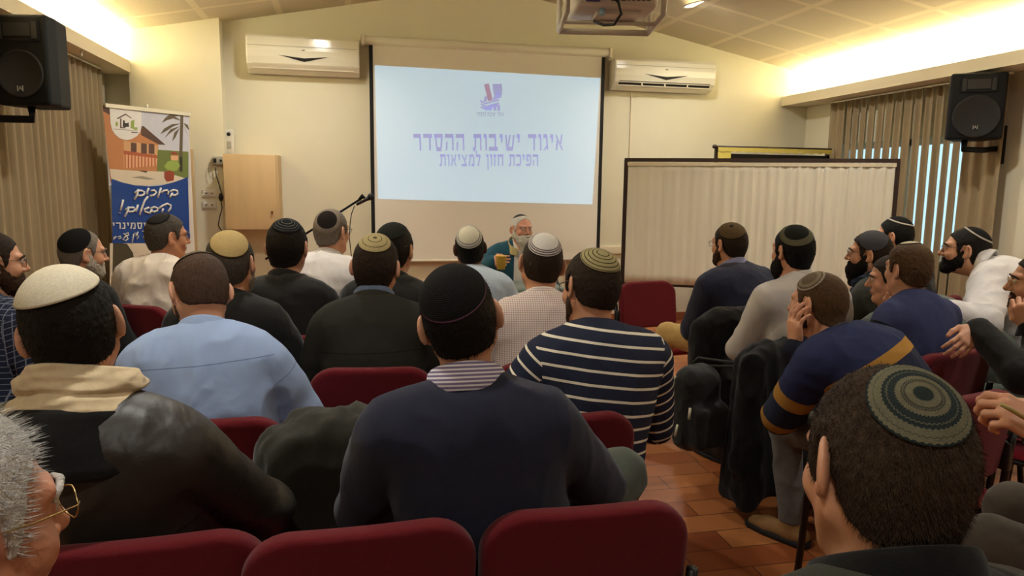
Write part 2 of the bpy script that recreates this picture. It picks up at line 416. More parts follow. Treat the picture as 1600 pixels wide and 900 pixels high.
# soffits with an upstand lip (the cove lights lie behind the lip)
for nm, xf, xw, z0 in (('trim_1', -1.89, XL, 2.40), ('trim_2', 4.63, XR, 2.355)):
    s = 1 if xw > xf else -1; s_ = MB()
    s_.box(((xf+s*.029+xw)/2, (YB+DW)/2, z0+.017), (abs(xw-xf)-.029, DW-YB, .03)); s_.box((xf+s*.015, (YB+DW)/2, z0+.05), (.03, DW-YB, .10))
    struct(s_, nm, TRIMM)
struct(MB().box((-1.52, 7.31, 1.47), (.77, .18, 2.93)), 'wall_pillar', WALL)
TRUNK = mat('cable_trunking', (228, 216, 188), .6, var=.02)
struct(MB().box((2.60, 7.385, .785), (.50, .03, .085), bev=.006).box((2.88, 7.392, 1.3), (.014, .016, 2.6)), 'trim_3', TRUNK)
BASEB = mat('baseboard_tile', (150, 90, 58), .5, var=.1)
for nm, c, d in (('baseboard_front', (XM, DW-.008, .045), (XR-XL, .016, .09)), ('baseboard_right', (XR-.008, 2.4, .045), (.016, 9.9, .09)), ('baseboard_left', (XL+.008, 2.4, .045), (.016, 9.9, .09))):
    struct(MB().box(c, d), nm, BASEB)
# recessed lamps in the sloping ceiling
def downlight(x, y, label, power=1.):
    z = cz(x); s = -SLOPE if x > XM else SLOPE; ax = unit((s, 0, 1)); r = thing('ceiling_light', label, 'ceiling light', (x, y, z), group='round recessed ceiling lights')
    MB().lathe([(.13, 0), (.138, -.006), (.13, -.012), (.11, -.010), (.11, 0)], (0, 0, 0), ax, 32).build('rim', WHITE_PAINT, r)
    MB().lathe([(.0, -.006), (.109, -.006), (.109, -.002), (0, -.002)], (0, 0, 0), ax, 32).build('diffuser', emit('lamp_glow', (255, 244, 220), 11), r)
    l = bpy.data.lights.new('ceiling_lamp', 'AREA'); l.shape = 'DISK'; l.size = .16; l.energy = DOWN_W*power; l.color = (1, .98, .91); l.spread = 2.6
    o = bpy.data.objects.new('ceiling_lamp', l); C.objects.link(o); o.parent = r; o.location = tuple(-ax*.02); o.rotation_euler = (0, math.atan(s), 0)
q = ray(1090, 5); tq = (RIDGE+SLOPE*XM-CAMZ)/(q[2]+SLOPE*q[0]); dl = CO+q*tq
downlight(dl[0], dl[1], 'round recessed ceiling light glowing above the right air conditioner')
for xx, yy, lb in ((2*XM-dl[0], dl[1], 'round recessed ceiling light over the left end of the projection screen'), (dl[0], dl[1]-2.2, 'round recessed ceiling light over the right block of seats'), (2*XM-dl[0], dl[1]-2.2, 'round recessed ceiling light over the left block of seats'),
    (dl[0], dl[1]-4.4, 'round recessed ceiling light over the rear right seats'), (2*XM-dl[0], dl[1]-4.4, 'round recessed ceiling light over the rear left seats'), (dl[0], dl[1]-6.6, 'round recessed ceiling light behind the last row on the right'), (2*XM-dl[0], dl[1]-6.6, 'round recessed ceiling light behind the last row on the left')): downlight(xx, yy, lb, 1. if yy > 3 else (.9 if yy > .5 else .85))

# ------------------------------------------------------------------ projection screen
PLAST_W = mat('white_plastic', (222, 216, 200), .35, var=.03, vscale=8)
BLACKM = mat('black_fabric_border', (14, 13, 13), .7); SCRF = mat('screen_fabric', (236, 232, 222), .9, var=.02)
ps = thing('projection_screen', 'large pull-down projection screen showing a pale blue slide with Hebrew titles', 'projection screen', (1.37, 7.33, .78))
def pl(mb, name, m, par, recalc=True): return mb.build(name, m, par, tuple(-np.array(par.location)), recalc)
a, b_ = onY(568, 62, 7.31), onY(952, 83, 7.31); zc = (a[2]+b_[2])/2
pl(MB().tube([(a[0], 7.33, zc), (b_[0], 7.33, zc)], .042, 20).box((a[0]-.008, 7.33, zc), (.03, .10, .10), bev=.01).box((b_[0]+.008, 7.33, zc), (.03, .10, .10), bev=.01), 'case', PLAST_W, ps)
x0, x1, zb_ = .186, 2.555, .695
pl(MB().box(((x0+x1)/2, 7.33, (zc+zb_)/2), (x1-x0, .004, zc-zb_)), 'screen_fabric', SCRF, ps)
for xx in (x0+.018, x1-.018): pl(MB().box((xx, 7.327, (zc+zb_)/2), (.036, .004, zc-zb_)), 'border', BLACKM, ps)
pl(MB().tube([(x0-.02, 7.33, zb_), (x1+.02, 7.33, zb_)], .014, 12), 'bottom_bar', PLAST_W, ps)
cs = [onY(x, y, 7.325) for x, y in ((585.5, 102), (938, 122), (925.5, 319.5), (591, 311))]
im, nt, b = newmat('projected_slide'); b.inputs['Base Color'].default_value = rgb(196, 194, 188); b.inputs['Emission Color'].default_value = rgb(164, 206, 230); b.inputs['Emission Strength'].default_value = .60; b.inputs['Roughness'].default_value = .9
pl(MB().prism([(p[0], p[2]) for p in cs][::-1], (0, 7.325, 0), (1, 0, 0), (0, 0, 1), (0, .002, 0)), 'projected_image', im, ps)
TXT = {k: emit('slide_'+k, c, .43) for k, c in dict(lilac=(168, 172, 218), grey=(160, 168, 190), rose=(176, 150, 180)).items()}
def fit_text(body, box, m, parent, O, U, W, name='lettering', bold=0., shear=0., depth=.001):
    """letters filling the pixel box on the plane O + uU + wW"""
    Nn = np.cross(U, W); Nn = unit(Nn)
    def hit(x, y): d = ray(x, y); t = ((O-CO) @ Nn)/(d @ Nn); p = CO+d*t-O; return np.array([p @ U, p @ W])
    c0 = hit(box[0], (box[1]+box[3])/2); c1 = hit(box[2], (box[1]+box[3])/2); t0 = hit((box[0]+box[2])/2, box[1]); t1 = hit((box[0]+box[2])/2, box[3])
    o = text_mesh(name, body, 1., m, parent, Matrix.Identity(4), bold, depth, shear=shear); me = o.data
    co = np.zeros(len(me.vertices)*3); me.vertices.foreach_get('co', co); co = co.reshape(-1, 3); lo, hi = co.min(0), co.max(0)
    w, h = abs(c1[0]-c0[0]), abs(t0[1]-t1[1]); ux = unit(np.append(c1-c0, 0)[:2])
    u = ((co[:, 0]-lo[0])/(hi[0]-lo[0])-.5)*w; v = ((co[:, 1]-lo[1])/(hi[1]-lo[1])-.5)*h; mid = (c0+c1)/2
    uu = mid[0]+u*ux[0]-v*ux[1]; vv = mid[1]+u*ux[1]+v*ux[0]
    Pw = O+uu[:, None]*U+vv[:, None]*W+np.clip(co[:, 2], -.001, .001)[:, None]*Nn
    pr = np.array(parent.matrix_world.translation) if parent.parent is None else np.array(parent.parent.location)+np.array(parent.location)
    pr = np.array(parent.location)
    me.vertices.foreach_set('co', (Pw-pr).ravel()); me.update(); return o
SO, SU, SW = V3(0, 7.3215, 0), V3(1, 0, 0), V3(0, 0, 1)
GL = {'ד': (.68, [(0, .88, .68, .88), (.50, .9, .50, 0)]), 'ר': (.60, [(0, .88, .56, .88), (.52, .88, .52, 0)]), 'ה': (.68, [(0, .88, .66, .88), (.60, .9, .60, 0), (.13, .52, .10, 0)]), 'ח': (.68, [(0, .88, .68, .88), (.60, .9, .60, 0), (.11, .9, .11, 0)]),
 'ת': (.70, [(.06, .88, .68, .88), (.62, .9, .62, 0), (.22, .9, .18, .1), (0, .08, .2, .08)]), 'ו': (.26, [(0, .88, .24, .88), (.19, .9, .19, 0)]), 'ז': (.32, [(0, .88, .32, .88), (.18, .9, .14, 0)]), 'י': (.26, [(0, .88, .24, .88), (.19, .9, .16, .48)]), 'ן': (.26, [(0, .88, .24, .88), (.19, .9, .19, -.32)]),
 'ב': (.70, [(0, .88, .56, .88), (.51, .9, .51, .1), (0, .1, .70, .1)]), 'כ': (.60, [(0, .88, .52, .88), (.53, .85, .53, .15), (0, .1, .52, .1)]), 'פ': (.64, [(.05, .88, .56, .88), (.57, .85, .57, .15), (0, .1, .55, .1), (.12, .9, .12, .5), (.1, .48, .32, .48)]),
 'ס': (.68, [(0, .88, .66, .88), (.10, .9, .18, .15), (.60, .85, .52, .15), (.16, .08, .54, .08)]), 'ם': (.66, [(0, .88, .62, .88), (.10, .9, .10, .05), (.58, .9, .58, .05), (.06, .08, .62, .08)]), 'ש': (.80, [(.08, .95, .16, .1), (.42, .95, .26, .25), (.72, .95, .60, .1), (.12, .1, .62, .1)]),
 'א': (.66, [(.05, .95, .60, .0), (.54, .98, .46, .42), (.10, 0, .17, .60)]), 'ג': (.40, [(0, .88, .30, .88), (.27, .9, .33, .05), (.28, .28, .04, .0)]), 'ל': (.56, [(.08, 1.28, .08, .85), (.02, .86, .52, .86), (.50, .86, .24, .0)]), 'מ': (.70, [(.22, .88, .56, .88), (.60, .85, .60, .1), (.34, .08, .66, .08), (.06, .95, .26, .66), (.22, .75, .06, 0)]),
 'צ': (.64, [(.06, .95, .50, .12), (.58, .95, .38, .46), (0, .08, .60, .08)]), 'נ': (.42, [(.08, .88, .34, .88), (.32, .9, .32, .1), (0, .1, .38, .1)]), ' ': (.34, [])}
def hebrew(text, box, m, par, O, U, W, name='lettering', th=.20, tv=.13, depth=.001):
    """printed Hebrew, right to left, filling the pixel box on the plane O + uU + wW"""
    Nn = unit(np.cross(U, W)); Nn = Nn if Nn @ (CO-O) > 0 else -Nn
    def hit(x, y): d = ray(x, y); t = ((O-CO) @ Nn)/(d @ Nn); p = CO+d*t-O; return np.array([p @ U, p @ W])
    x0, y0, x1, y1 = box; my = (y0+y1)/2; mx = (x0+x1)/2; c0, c1 = hit(x0, my), hit(x1, my); h = abs(hit(mx, y0)[1]-hit(mx, y1)[1]); w = np.linalg.norm(c1-c0); ux = (c1-c0)/w; uy = np.array([-ux[1], ux[0]])
    tot = sum(GL[c][0] for c in text)+.16*(len(text)-1); sx = w/tot; mb = MB(); cur = tot
    for c in text:
        gw, st = GL[c]; cur -= gw
        for (a, b, c_, d) in st:
            hz = abs(d-b) < .05; k = th/2 if hz else tv/2*h/sx if False else tv/2
            q = [(a, b-k), (c_, d-k), (c_, d+k), (a, b+k)] if hz else [(a-k, b), (c_-k, d), (c_+k, d), (a+k, b)]
            pts = []
            for (u, v) in q: e = c0+ux*((u+cur)*sx)+uy*((v-.45)*h*1.03); pts.append(tuple(e))
            mb.prism(pts, O+Nn*0, U, W, Nn*depth)
        cur -= .16
    return pl(mb, name, m, par)
hebrew('איגוד ישיבות ההסדר', (646, 211, 880, 236), TXT['lilac'], ps, SO, SU, SW, th=.24, tv=.12)
hebrew('הפיכת חזון למציאות', (687, 242, 841, 260), TXT['lilac'], ps, SO, SU, SW, th=.20)
hebrew('איגוד ישיבות ההסדר', (745, 176, 787, 182), TXT['grey'], ps, SO, SU, SW)
lg = MB(); S6 = lambda X, Y: (640+X*.1625, 110+Y*.1625)
def stroke(mb, pts, r, plane, mi=0, off=0.): mb.tube([plane(*p) for p in pts], r, 6, mi)
onS = lambda x, y: onY(x, y, 7.321)
for pts, r, mi in (([(738, 130), (760, 215), (775, 290)], .024, 1), ([(822, 130), (826, 200), (845, 270)], .024, 0), ([(862, 130), (870, 200), (858, 260)], .024, 0), ([(735, 250), (725, 300)], .014, 0), ([(812, 255), (815, 290)], .012, 0),
                   ([(680, 290), (730, 320), (790, 300), (860, 285)], .008, 0), ([(685, 320), (740, 350), (800, 330), (860, 315)], .008, 0), ([(685, 350), (740, 372), (800, 345), (855, 335)], .010, 0), ([(735, 350), (742, 385)], .013, 0), ([(785, 340), (770, 385)], .013, 0), ([(825, 335), (818, 385)], .013, 0), ([(860, 335), (855, 390)], .013, 0)):
    P_ = [onS(*S6(*p)) for p in pts]; n = len(P_)
    for i in range(n-1):
        p, q_ = P_[i], P_[i+1]; t = unit(q_-p); w_ = unit(np.cross(t, (0, 1, 0)))*r
        lg.prism([(0, -1), (1, -1), (1, 1), (0, 1)], p, q_-p, w_, (0, .001, 0), mi)
pl(lg, 'emblem', [TXT['lilac'], TXT['rose']], ps)

# ------------------------------------------------------------------ air conditioners
DKTRIM = mat('dark_trim', (26, 24, 22), .4); ACW = mat('glossy_white_plastic', (226, 220, 200), .16, var=.02, vscale=6, coat=.4)
def aircon(xl, xr, zt, zb, label, louvre):
    w = xr-xl; h = zt-zb; r = thing('air_conditioner', label, 'air conditioner', (xl, 7.39, zb), group=None)
    prof = [(0, 0), (-.06, -.0), (-.135, .03), (-.178, .075), (-.195, .14), (-.198, .20), (-.190, h-.02), (-.175, h), (0, h)]
    bd = MB(); n = len(prof)
    vs = [(x, y, z) for x in (0, .012, w-.012, w) for (y, z) in [((p[0]*.985, .004+p[1]*.976) if x in (0, w) else p) for p in prof]]
    fs = [(i*n+j, i*n+(j+1) % n, (i+1)*n+(j+1) % n, (i+1)*n+j) for i in range(3) for j in range(n)]+[tuple(range(n)), tuple(3*n+j for j in range(n))[::-1]]
    bd.add(vs, fs, 0, False); bd.build('body', ACW, r)
    yy = lambda z: -np.interp(z, [p[1] for p in prof[1:7]], [-p[0] for p in prof[1:7]])
    sl = MB(); z0, z1 = .040, .082
    sl.prism([(0, 0), (1, 0), (1, 1), (0, 1)], (.05, yy(z0)-.003, z0), (w-.1, 0, 0), (0, yy(z1)-yy(z0), z1-z0), (0, .004, 0), 0 if louvre else 1)
    sl.prism([(0, 0), (1, 0), (1, 1), (0, 1)], (.05, yy(z0)-.006, z0-.002), (w-.1, 0, 0), (0, -.002, .008), (0, .004, 0), 1)
    if louvre:
        for k in range(1, 4): sl.box((.05+(w-.1)*k/4, (yy(z0)+yy(z1))/2-.004, (z0+z1)/2), (.012, .012, z1-z0), 1)
    sl.build('air_outlet', [DKTRIM, ACW], r)
    V_ = MB(); zz = .155; y_ = lambda z: yy(z)-.003
    V_.prism([(0, 0), (.5, -.40), (1, .0), (.5, -1.)], (w*.28, y_(zz), zz), (w*.45, 0, 0), (0, (y_(zz)-y_(zz-.05)), .052), (0, .004, 0)); V_.build('badge_trim', DKTRIM, r)
    MB().box((w/2, y_(.205)-.001, .205), (.03, .003, .006)).build('maker_badge', DKTRIM, r)
    ln_ = MB().box((w/2, -.199, .235), (w-.03, .003, .003)); ln_.build('panel_seam', mat('seam_shadow_grey', (150, 145, 130), .5), r)
A0, A1 = onY(383, 52, 7.2), onY(562, 120, 7.2); aircon(A0[0], A1[0], A0[2], A0[2]-.33, 'white air conditioner left of the projection screen, outlet closed', False)
A0, A1 = onY(962, 90, 7.2), onY(1117, 141, 7.2); aircon(A0[0], A1[0], A0[2], A0[2]-.30, 'white air conditioner right of the projection screen, outlet open', True)

# ------------------------------------------------------------------ left wall things
PINE = mat('pale_plywood', (206, 176, 130), .6, var=.10, vscale=3, stretch=(6, 6, .6))
c0, c1 = onY(347, 240, 7.0), onY(433, 359, 7.0)
r = thing('wall_cabinet', 'pale wooden wall cabinet left of the projection screen', 'cabinet', ((c0[0]+c1[0])/2, 7.2, c1[2])); W_, H_ = c1[0]-c0[0], c0[2]-c1[2]
MB().box((0.02, .02, H_/2), (W_-.0, .34, H_)).build('carcass', PINE, r)
MB().box((0.0, -.162, H_/2), (W_, .018, H_), bev=.003).build('door', PINE, r)
MB().lathe([(.0, .022), (.011, .020), (.012, .012), (.006, .006), (.006, 0)], (W_/2-.04, -.171, .16), (0, -1, 0), 16).build('knob', mat('brass_knob', (120, 86, 46), .35, .8), r)
p = onY(359, 222, 7.38); r = thing('wall_phone', 'small white handset hanging on the wall above the wooden cabinet', 'phone', tuple(p))
MB().box((0, -.02, 0), (.085, .05, .23), bev=.014).build('handset', PLAST_W, r); MB().lathe([(0, .004), (.018, .004), (.018, 0)], (0.0, -.045, .07), (0, -1, 0), 16).build('earpiece', DKTRIM, r); MB().box((.0, -.046, -.03), (.04, .004, .07), bev=.002).build('keypad', mat('grey_plastic', (170, 165, 150), .5), r)
for y0, lb in ((302, 'upper white socket plate on the pillar beside the wall cabinet'), (320, 'lower white socket plate on the pillar with a cable plugged in')):
    p = onY(327.5, y0, 7.22); r = thing('socket_plate', lb, 'wall socket', tuple(p), group='white wall sockets')
    MB().box((0, -.006, 0), (.125, .012, .075), bev=.005).build('plate', PLAST_W, r)
    MB().box((0, -.013, 0), (.09, .006, .045), bev=.003).build('insert', WHITE_PAINT, r)
    for dx in (-.025, .025): MB().lathe([(0, .002), (.009, .002), (.009, 0)], (dx, -.016, 0), (0, -1, 0), 12).build('outlet', mat('socket_shade', (120, 112, 96), .5), r)
CABLE = mat('black_cable', (20, 18, 17), .5)
p = onY(341, 251, 7.22); r = thing('power_strip', 'grey power strip fixed beside the left edge of the wall cabinet', 'power strip', tuple(p))
MB().box((0, -.02, .0), (.09, .04, .075), bev=.005).build('casing', mat('grey_plastic', (170, 165, 150), .5), r); MB().box((-.02, -.045, .0), (.022, .03, .04), bev=.004).build('plug', CABLE, r); MB().box((.03, -.045, .0), (.018, .02, .02), bev=.004).build('plug', CABLE, r)
onP = lambda x, y: onY(x, y, 7.19)
cb_ = MB().tube([onP(*q) for q in ((336, 262), (338, 275), (343, 290), (346, 302), (345, 312), (347, 325), (343, 340), (341, 352), (347, 362))], .0045, 8)
for k in range(2): pass
o = tag(cb_.build('power_cable', CABLE), 'black power cable hanging down beside the wall cabinet', 'cable')
MB().tube([onP(345, 302), onP(345, 308), onP(345.5, 314)], [.012, .022, .012], 10).build('adapter', CABLE, o)
tag(MB().tube([onP(*q) for q in ((336, 250), (327, 256), (325, 265), (328, 277), (333, 281), (337, 276))], .002, 6).build('thin_wire', mat('grey_wire', (110, 100, 84), .5)), 'thin grey wire looping from the power strip', 'wire')
p0, p1 = onY(291, 233, 7.17), onY(306, 340, 7.17)
tag(MB().box(((p0[0]+p1[0])/2-.12, 7.185, p0[2]/2), (p1[0]-p0[0]+.24, .03, p0[2]), bev=.003).build('wooden_board', PINE), 'tall tan wooden board leaning on the pillar behind the banner', 'board')
p = onY(127, 76, 5.9); p = onX(127, 78, -1.93)
r = tag(MB().lathe([(.012, 0), (.012, -.008), (.005, -.012), (.005, -.03), (.011, -.034), (.0, -.036)], (p[0], p[1], 2.4), (0, 0, 1), 14).build('sprinkler', PLAST_W), 'small white sprinkler head under the left soffit', 'sprinkler')

# ------------------------------------------------------------------ roll-up banner
BL, BR = at(163, 163, 5.62), at(296, 180, 6.30); bz = (BL[2]+BR[2])/2; BU = BR-BL; BU[2] = 0; BWd = np.linalg.norm(BU); BU /= BWd; BW = V3(0, 0, 1); BO = V3(BL[0], BL[1], 0); BN = np.cross(BU, BW)  # towards the room
if BN[1] > 0: BN = -BN
bn = thing('banner', 'tall roll-up welcome banner with palm photograph over a blue field', 'banner', tuple(BO+BU*BWd/2))
BRAIL = mat('aluminium', (200, 196, 186), .35, .6, var=.04); PAPER = mat('banner_white', (214, 208, 198), .6, var=.02)
bl = lambda u, w, o=0.: BO+BU*u+BW*w+BN*o
pl(MB().prism([(0, 0), (BWd, 0), (BWd, .03), (0, .03)], bl(0, bz-.015, .015), BU, BW, -BN*.03), 'top_rail', BRAIL, bn)
pl(MB().prism([(.015, .06), (BWd-.012, .06), (BWd-.012, bz-.01), (.015, bz-.01)], bl(0, 0, .002), BU, BW, -BN*.004), 'print_sheet', PAPER, bn)
pl(MB().prism([(-.01, 0), (BWd+.01, 0), (BWd+.01, .08), (-.01, .08)], bl(0, 0, .07), BU, BW, -BN*.14), 'base_box', BRAIL, bn)
pl(MB().tube([bl(BWd/2, .08, -.03), bl(BWd/2, bz+.0, -.03), bl(BWd/2, bz+.045, -.02)], .009, 8), 'pole', BRAIL, bn)
def hitB(x, y, o=.003):
    d = ray(x, y); t = ((BO-CO) @ BN)/(d @ BN); p = CO+d*t; return np.array([(p-BO) @ BU, (p-BO) @ BW])
PR = {k: mat('print_'+k, c, .55, var=.06, vscale=14) for k, c in dict(sky=(196, 196, 204), roof=(86, 58, 46), wall=(190, 126, 78), wall2=(206, 158, 112), fence=(176, 92, 56), fence2=(222, 170, 128), stone=(214, 200, 176), grey=(150, 140, 120), leaf=(110, 122, 58), dark=(44, 40, 30), palm=(98, 84, 60), pot=(150, 66, 42), blue=(12, 62, 138), white=(226, 222, 214), window=(96, 66, 54), pine=(70, 62, 44), lime=(150, 170, 80)).items()}
PK = list(PR); photo = MB(); lay = [0]
def poly(pts, k, mb=photo):
    lay[0] += 1; o = .0030+lay[0]*.00006; mb.prism([tuple(hitB(*p)) for p in pts], bl(0, 0, o), BU, BW, -BN*.0008, PK.index(k))
Z1 = lambda X, Y: (160+X*.1, 155+Y*.1); Z2 = lambda X, Y: (160+X*.1, 240+Y*.1)
poly([(165.5, 166), (295.4, 181), (296.5, 290), (170, 290)], 'sky')
poly([Z1(0, 100), Z1(110, 100), Z1(330, 640), Z1(620, 420), Z1(870, 700), Z1(870, 1200), (172, 285)], 'wall')
poly([Z1(600, 420), Z1(640, 420), Z1(985, 715), Z1(880, 710), Z1(600, 560)], 'roof')
poly([Z1(0, 100), Z1(100, 110), Z1(120, 250), Z1(10, 190)], 'roof')
poly([Z1(330, 650), Z1(860, 720), Z1(860, 900), Z1(330, 820)], 'wall2')
for x in (440, 600, 720): poly([Z1(x, 650+x*.06), Z1(x+90, 660+x*.06), Z1(x+90, 860), Z1(x, 850)], 'window')
poly([Z1(330, 800), Z1(860, 880), Z2(840, 190), Z2(330, 230)], 'fence2')
poly([Z1(330, 800), Z1(860, 880), Z1(860, 925), Z1(330, 860)], 'fence')
for i in range(10): x = 340+i*52; poly([Z2(x, 10), Z2(x+20, 12), Z2(x+20, 225-i*3), Z2(x, 228-i*3)], 'fence')
poly([Z2(860, -60), Z2(1340, -30), Z2(1340, 380), Z2(850, 380), Z2(850, 190)], 'leaf')
poly([Z1(1040, 850), Z1(1110, 815), Z1(1170, 850), Z1(1180, 880)], 'pot'); poly([Z1(1060, 880), Z1(1180, 880), Z2(1180, 110), Z2(1070, 100)], 'fence2')
poly([Z2(110, 240), Z2(540, 270), Z2(940, 280), Z2(1340, 400), Z2(1340, 460), (175, 292)], 'stone'); poly([Z2(440, 370), Z2(620, 350), Z2(820, 400), Z2(700, 410)], 'grey'); poly([Z2(540, 265), Z2(700, 275), Z2(680, 300)], 'dark')
poly([Z2(1200, -80), Z2(1245, -80), Z2(1245, 280), Z2(1200, 280)], 'dark')
poly([Z2(960, 200), Z2(1010, 130), Z2(1090, 100), Z2(1170, 120), Z2(1210, 190), Z2(1150, 270), Z2(1020, 270)], 'lime'); poly([Z2(960, 290), Z2(1040, 260), Z2(1120, 300), Z2(1110, 420), Z2(1000, 440), Z2(960, 380)], 'pot')
poly([Z1(1215, 200), Z1(1260, 200), Z1(1245, 900), Z1(1195, 900)], 'palm')
for fr in ([(1230, 340), (1100, 250), (980, 290), (920, 370), (1000, 330), (1100, 300)], [(1220, 380), (1080, 390), (960, 460), (900, 545), (990, 500), (1090, 430)], [(1210, 420), (1060, 470), (965, 610), (1040, 540)], [(1200, 450), (1120, 520), (1085, 660), (1140, 590)], [(1230, 260), (1060, 220), (960, 310), (1080, 270)], [(1260, 370), (1330, 400), (1350, 490), (1300, 430)], [(1260, 400), (1300, 500), (1352, 610), (1320, 540)], [(1190, 230), (1120, 210), (1080, 225), (1150, 260)]): poly([Z1(*p) for p in fr], 'palm')
poly([(171, 380), (232, 380), (232, 470), (171, 470)], 'stone'); poly([(176, 378), (198, 381), (207, 395), (214, 430), (214, 470), (174, 470)], 'pine')
pl(photo, 'printed_photo', [PR[k] for k in PK], bn)
bf = MB(); arc = [Z2(135, 390), Z2(300, 450), Z2(500, 495), Z2(720, 512), Z2(900, 500), Z2(1100, 450), Z2(1230, 405), Z2(1330, 365)]
poly(arc+[(296, 380), (175, 380)], 'blue', bf); pl(bf, 'blue_field', [PR[k] for k in PK], bn)
sh_ = MB(); poly([Z1(*p) for p in ((105, 105), (600, 165), (605, 430), (585, 510), (530, 580), (450, 625), (370, 640), (270, 615), (190, 550), (145, 480), (120, 380))], 'white', sh_)
for pts, k in (([(215, 300), (355, 225), (460, 300), (440, 300), (355, 245), (240, 310)], 'roof'), ([(270, 300), (290, 300), (290, 440), (350, 440), (350, 455), (270, 455)], 'roof'), ([(315, 330), (340, 330), (345, 370), (375, 375), (400, 360), (410, 430), (385, 430), (345, 440), (310, 430)], 'dark'), ([(195, 370), (215, 345), (240, 375), (230, 420), (205, 430)], 'lime'), ([(440, 340), (490, 320), (490, 470), (430, 450)], 'lime'), ([(490, 440), (540, 440), (540, 480), (490, 480)], 'lime'), ([(160, 460), (540, 490), (540, 498), (160, 470)], 'grey'), ([(445, 510), (545, 515), (545, 530), (445, 525)], 'dark')): poly([Z1(*p) for p in pts], k, sh_)
pl(sh_, 'badge', [PR[k] for k in PK], bn)
hw = MB(); Z3 = lambda X, Y: (160+X*.1, 320+Y*.1); onB = lambda x, y: bl(*hitB(x, y), .0085)
for Zf, pts in ((Z2, [(1045, 592), (1100, 568), (1155, 580), (1165, 625), (1115, 655), (1068, 640), (1085, 615), (1040, 685)]), (Z2, [(908, 612), (950, 578), (1000, 572), (1020, 598), (1004, 642)]), (Z2, [(905, 535), (880, 605), (852, 690)]), (Z2, [(745, 582), (800, 572), (828, 602), (800, 645), (728, 662)]), (Z2, [(712, 540), (690, 590), (682, 640)]), (Z2, [(488, 616), (540, 582), (600, 578), (645, 602), (635, 640), (580, 660), (532, 648)]), (Z2, [(548, 556), (530, 640), (488, 722)]),
                (Z3, [(865, 60), (930, 12), (1000, -18), (1058, 8), (1050, 60), (1010, 105)]), (Z3, [(940, 58), (915, 115)]), (Z3, [(735, 62), (800, 32), (850, 52), (848, 90), (790, 110), (748, 92), (760, 70), (722, 140)]), (Z3, [(715, 42), (640, 70), (652, 108), (712, 126)]), (Z3, [(700, -130), (650, -70), (600, 60), (570, 162)]), (Z3, [(545, 0), (522, 70), (512, 110)]), (Z3, [(345, 78), (400, 47), (470, 40), (500, 70), (470, 104), (410, 110), (388, 92)]), (Z3, [(402, 28), (378, 105), (333, 186)]), (Z3, [(312, -80), (290, 10), (268, 92)]), (Z3, [(258, 122), (256, 132)]),
                (Z3, [(350, 450), (395, 440), (400, 470), (340, 500), (310, 540), (350, 560), (390, 530), (360, 480), (320, 450)]), (Z3, [(230, 500), (270, 490), (280, 515), (240, 530)]), (Z3, [(200, 490), (195, 520)]), (Z3, [(165, 500), (180, 520), (160, 540)]), (Z3, [(480, 450), (450, 610)]), (Z3, [(490, 445), (515, 440), (510, 500)]), (Z3, [(545, 420), (530, 470), (555, 490), (525, 535)]), (Z3, [(610, 412), (730, 395)]), (Z3, [(660, 415), (630, 520)]), (Z3, [(680, 470), (725, 465)]), (Z3, [(690, 470), (680, 525), (722, 522)])):
    hw.tube([onB(*Zf(*p)) for p in pts], .0085 if Zf is Z2 or pts[0][1] < 300 else .005, 6)
hw.add([], [], 0); pl(hw, 'handwriting', PR['white'], bn)
hebrew('ם וסמינרי', (175.5, 348, 243, 358), PR['white'], bn, BO+BN*.0085, BU, BW, th=.17, tv=.15)

# ------------------------------------------------------------------ curtains
def curtain_mat(name, col, tr):
    m, nt, b = newmat(name); b.inputs['Base Color'].default_value = rgb(*col); b.inputs['Roughness'].default_value = .9; b.inputs['Specular IOR Level'].default_value = .1
    t = N(nt, 'ShaderNodeBsdfTranslucent'); t.inputs[0].default_value = rgb(*col); mx = N(nt, 'ShaderNodeMixShader'); mx.inputs[0].default_value = tr
    out = nt.nodes['Material Output']; L(nt, b.outputs[0], mx.inputs[1]); L(nt, t.outputs[0], mx.inputs[2]); L(nt, mx.outputs[0], out.inputs[0])
    n2 = noise(nt, 300, 2, stretch=(1, 1, .2)); addbump(nt, b, n2.outputs[0], .3, .002); return m
CURT = curtain_mat('curtain_fabric', (160, 142, 112), .04)
def curtain(name, x, y0, y1, z0, z1, pitch, amp, label, sgn, gaps=None):
    n = int((y1-y0)/pitch*14); V_, Q_ = [], []; zs = np.linspace(z0, z1, 12)
    ys = np.linspace(y0, y1, n+1); rng = np.random.RandomState(3); ph = np.cumsum(rng.normal(1, .25, n+1).clip(.5, 1.6)); ph = ph/ph[-1]*(y1-y0)/pitch*2*math.pi
    for i, y in enumerate(ys):
        for z in zs:
            k = (z-z0)/(z1-z0); s = math.sin(ph[i]); V_.append((x+sgn*amp*(1-.25*k)*(s*.8+.2*math.sin(ph[i]*2+1)), y+.016*math.cos(ph[i])*(1-k)+.02*(1-k)*math.sin(i*.05), z))
    m_ = len(zs)
    for i in range(n):
        gap = gaps and gaps[0] < ys[i] < gaps[1] and math.sin((ph[i]+ph[i+1])/2-gaps[2]) < gaps[3]
        if gap: continue
        for j in range(m_-1): Q_.append((i*m_+j, (i+1)*m_+j, (i+1)*m_+j+1, i*m_+j+1))
    r = thing(name, label, 'curtain', (x, (y0+y1)/2, z0)); o = link('drape', raw_mesh('drape', np.array(V_)-np.array(r.location), np.array(Q_), mats=[CURT]), r)
    sd = o.modifiers.new('thick', 'SOLIDIFY'); sd.thickness = .003
    MB().box((0, 0, z1-z0+.006), (.03, y1-y0, .014)).build('curtain_rail', PLAST_W, r)
curtain('curtain', -2.06, 2.2, 6.95, .04, 2.38, .115, .032, 'long brown pleated curtain along the left wall behind the banner', 1)
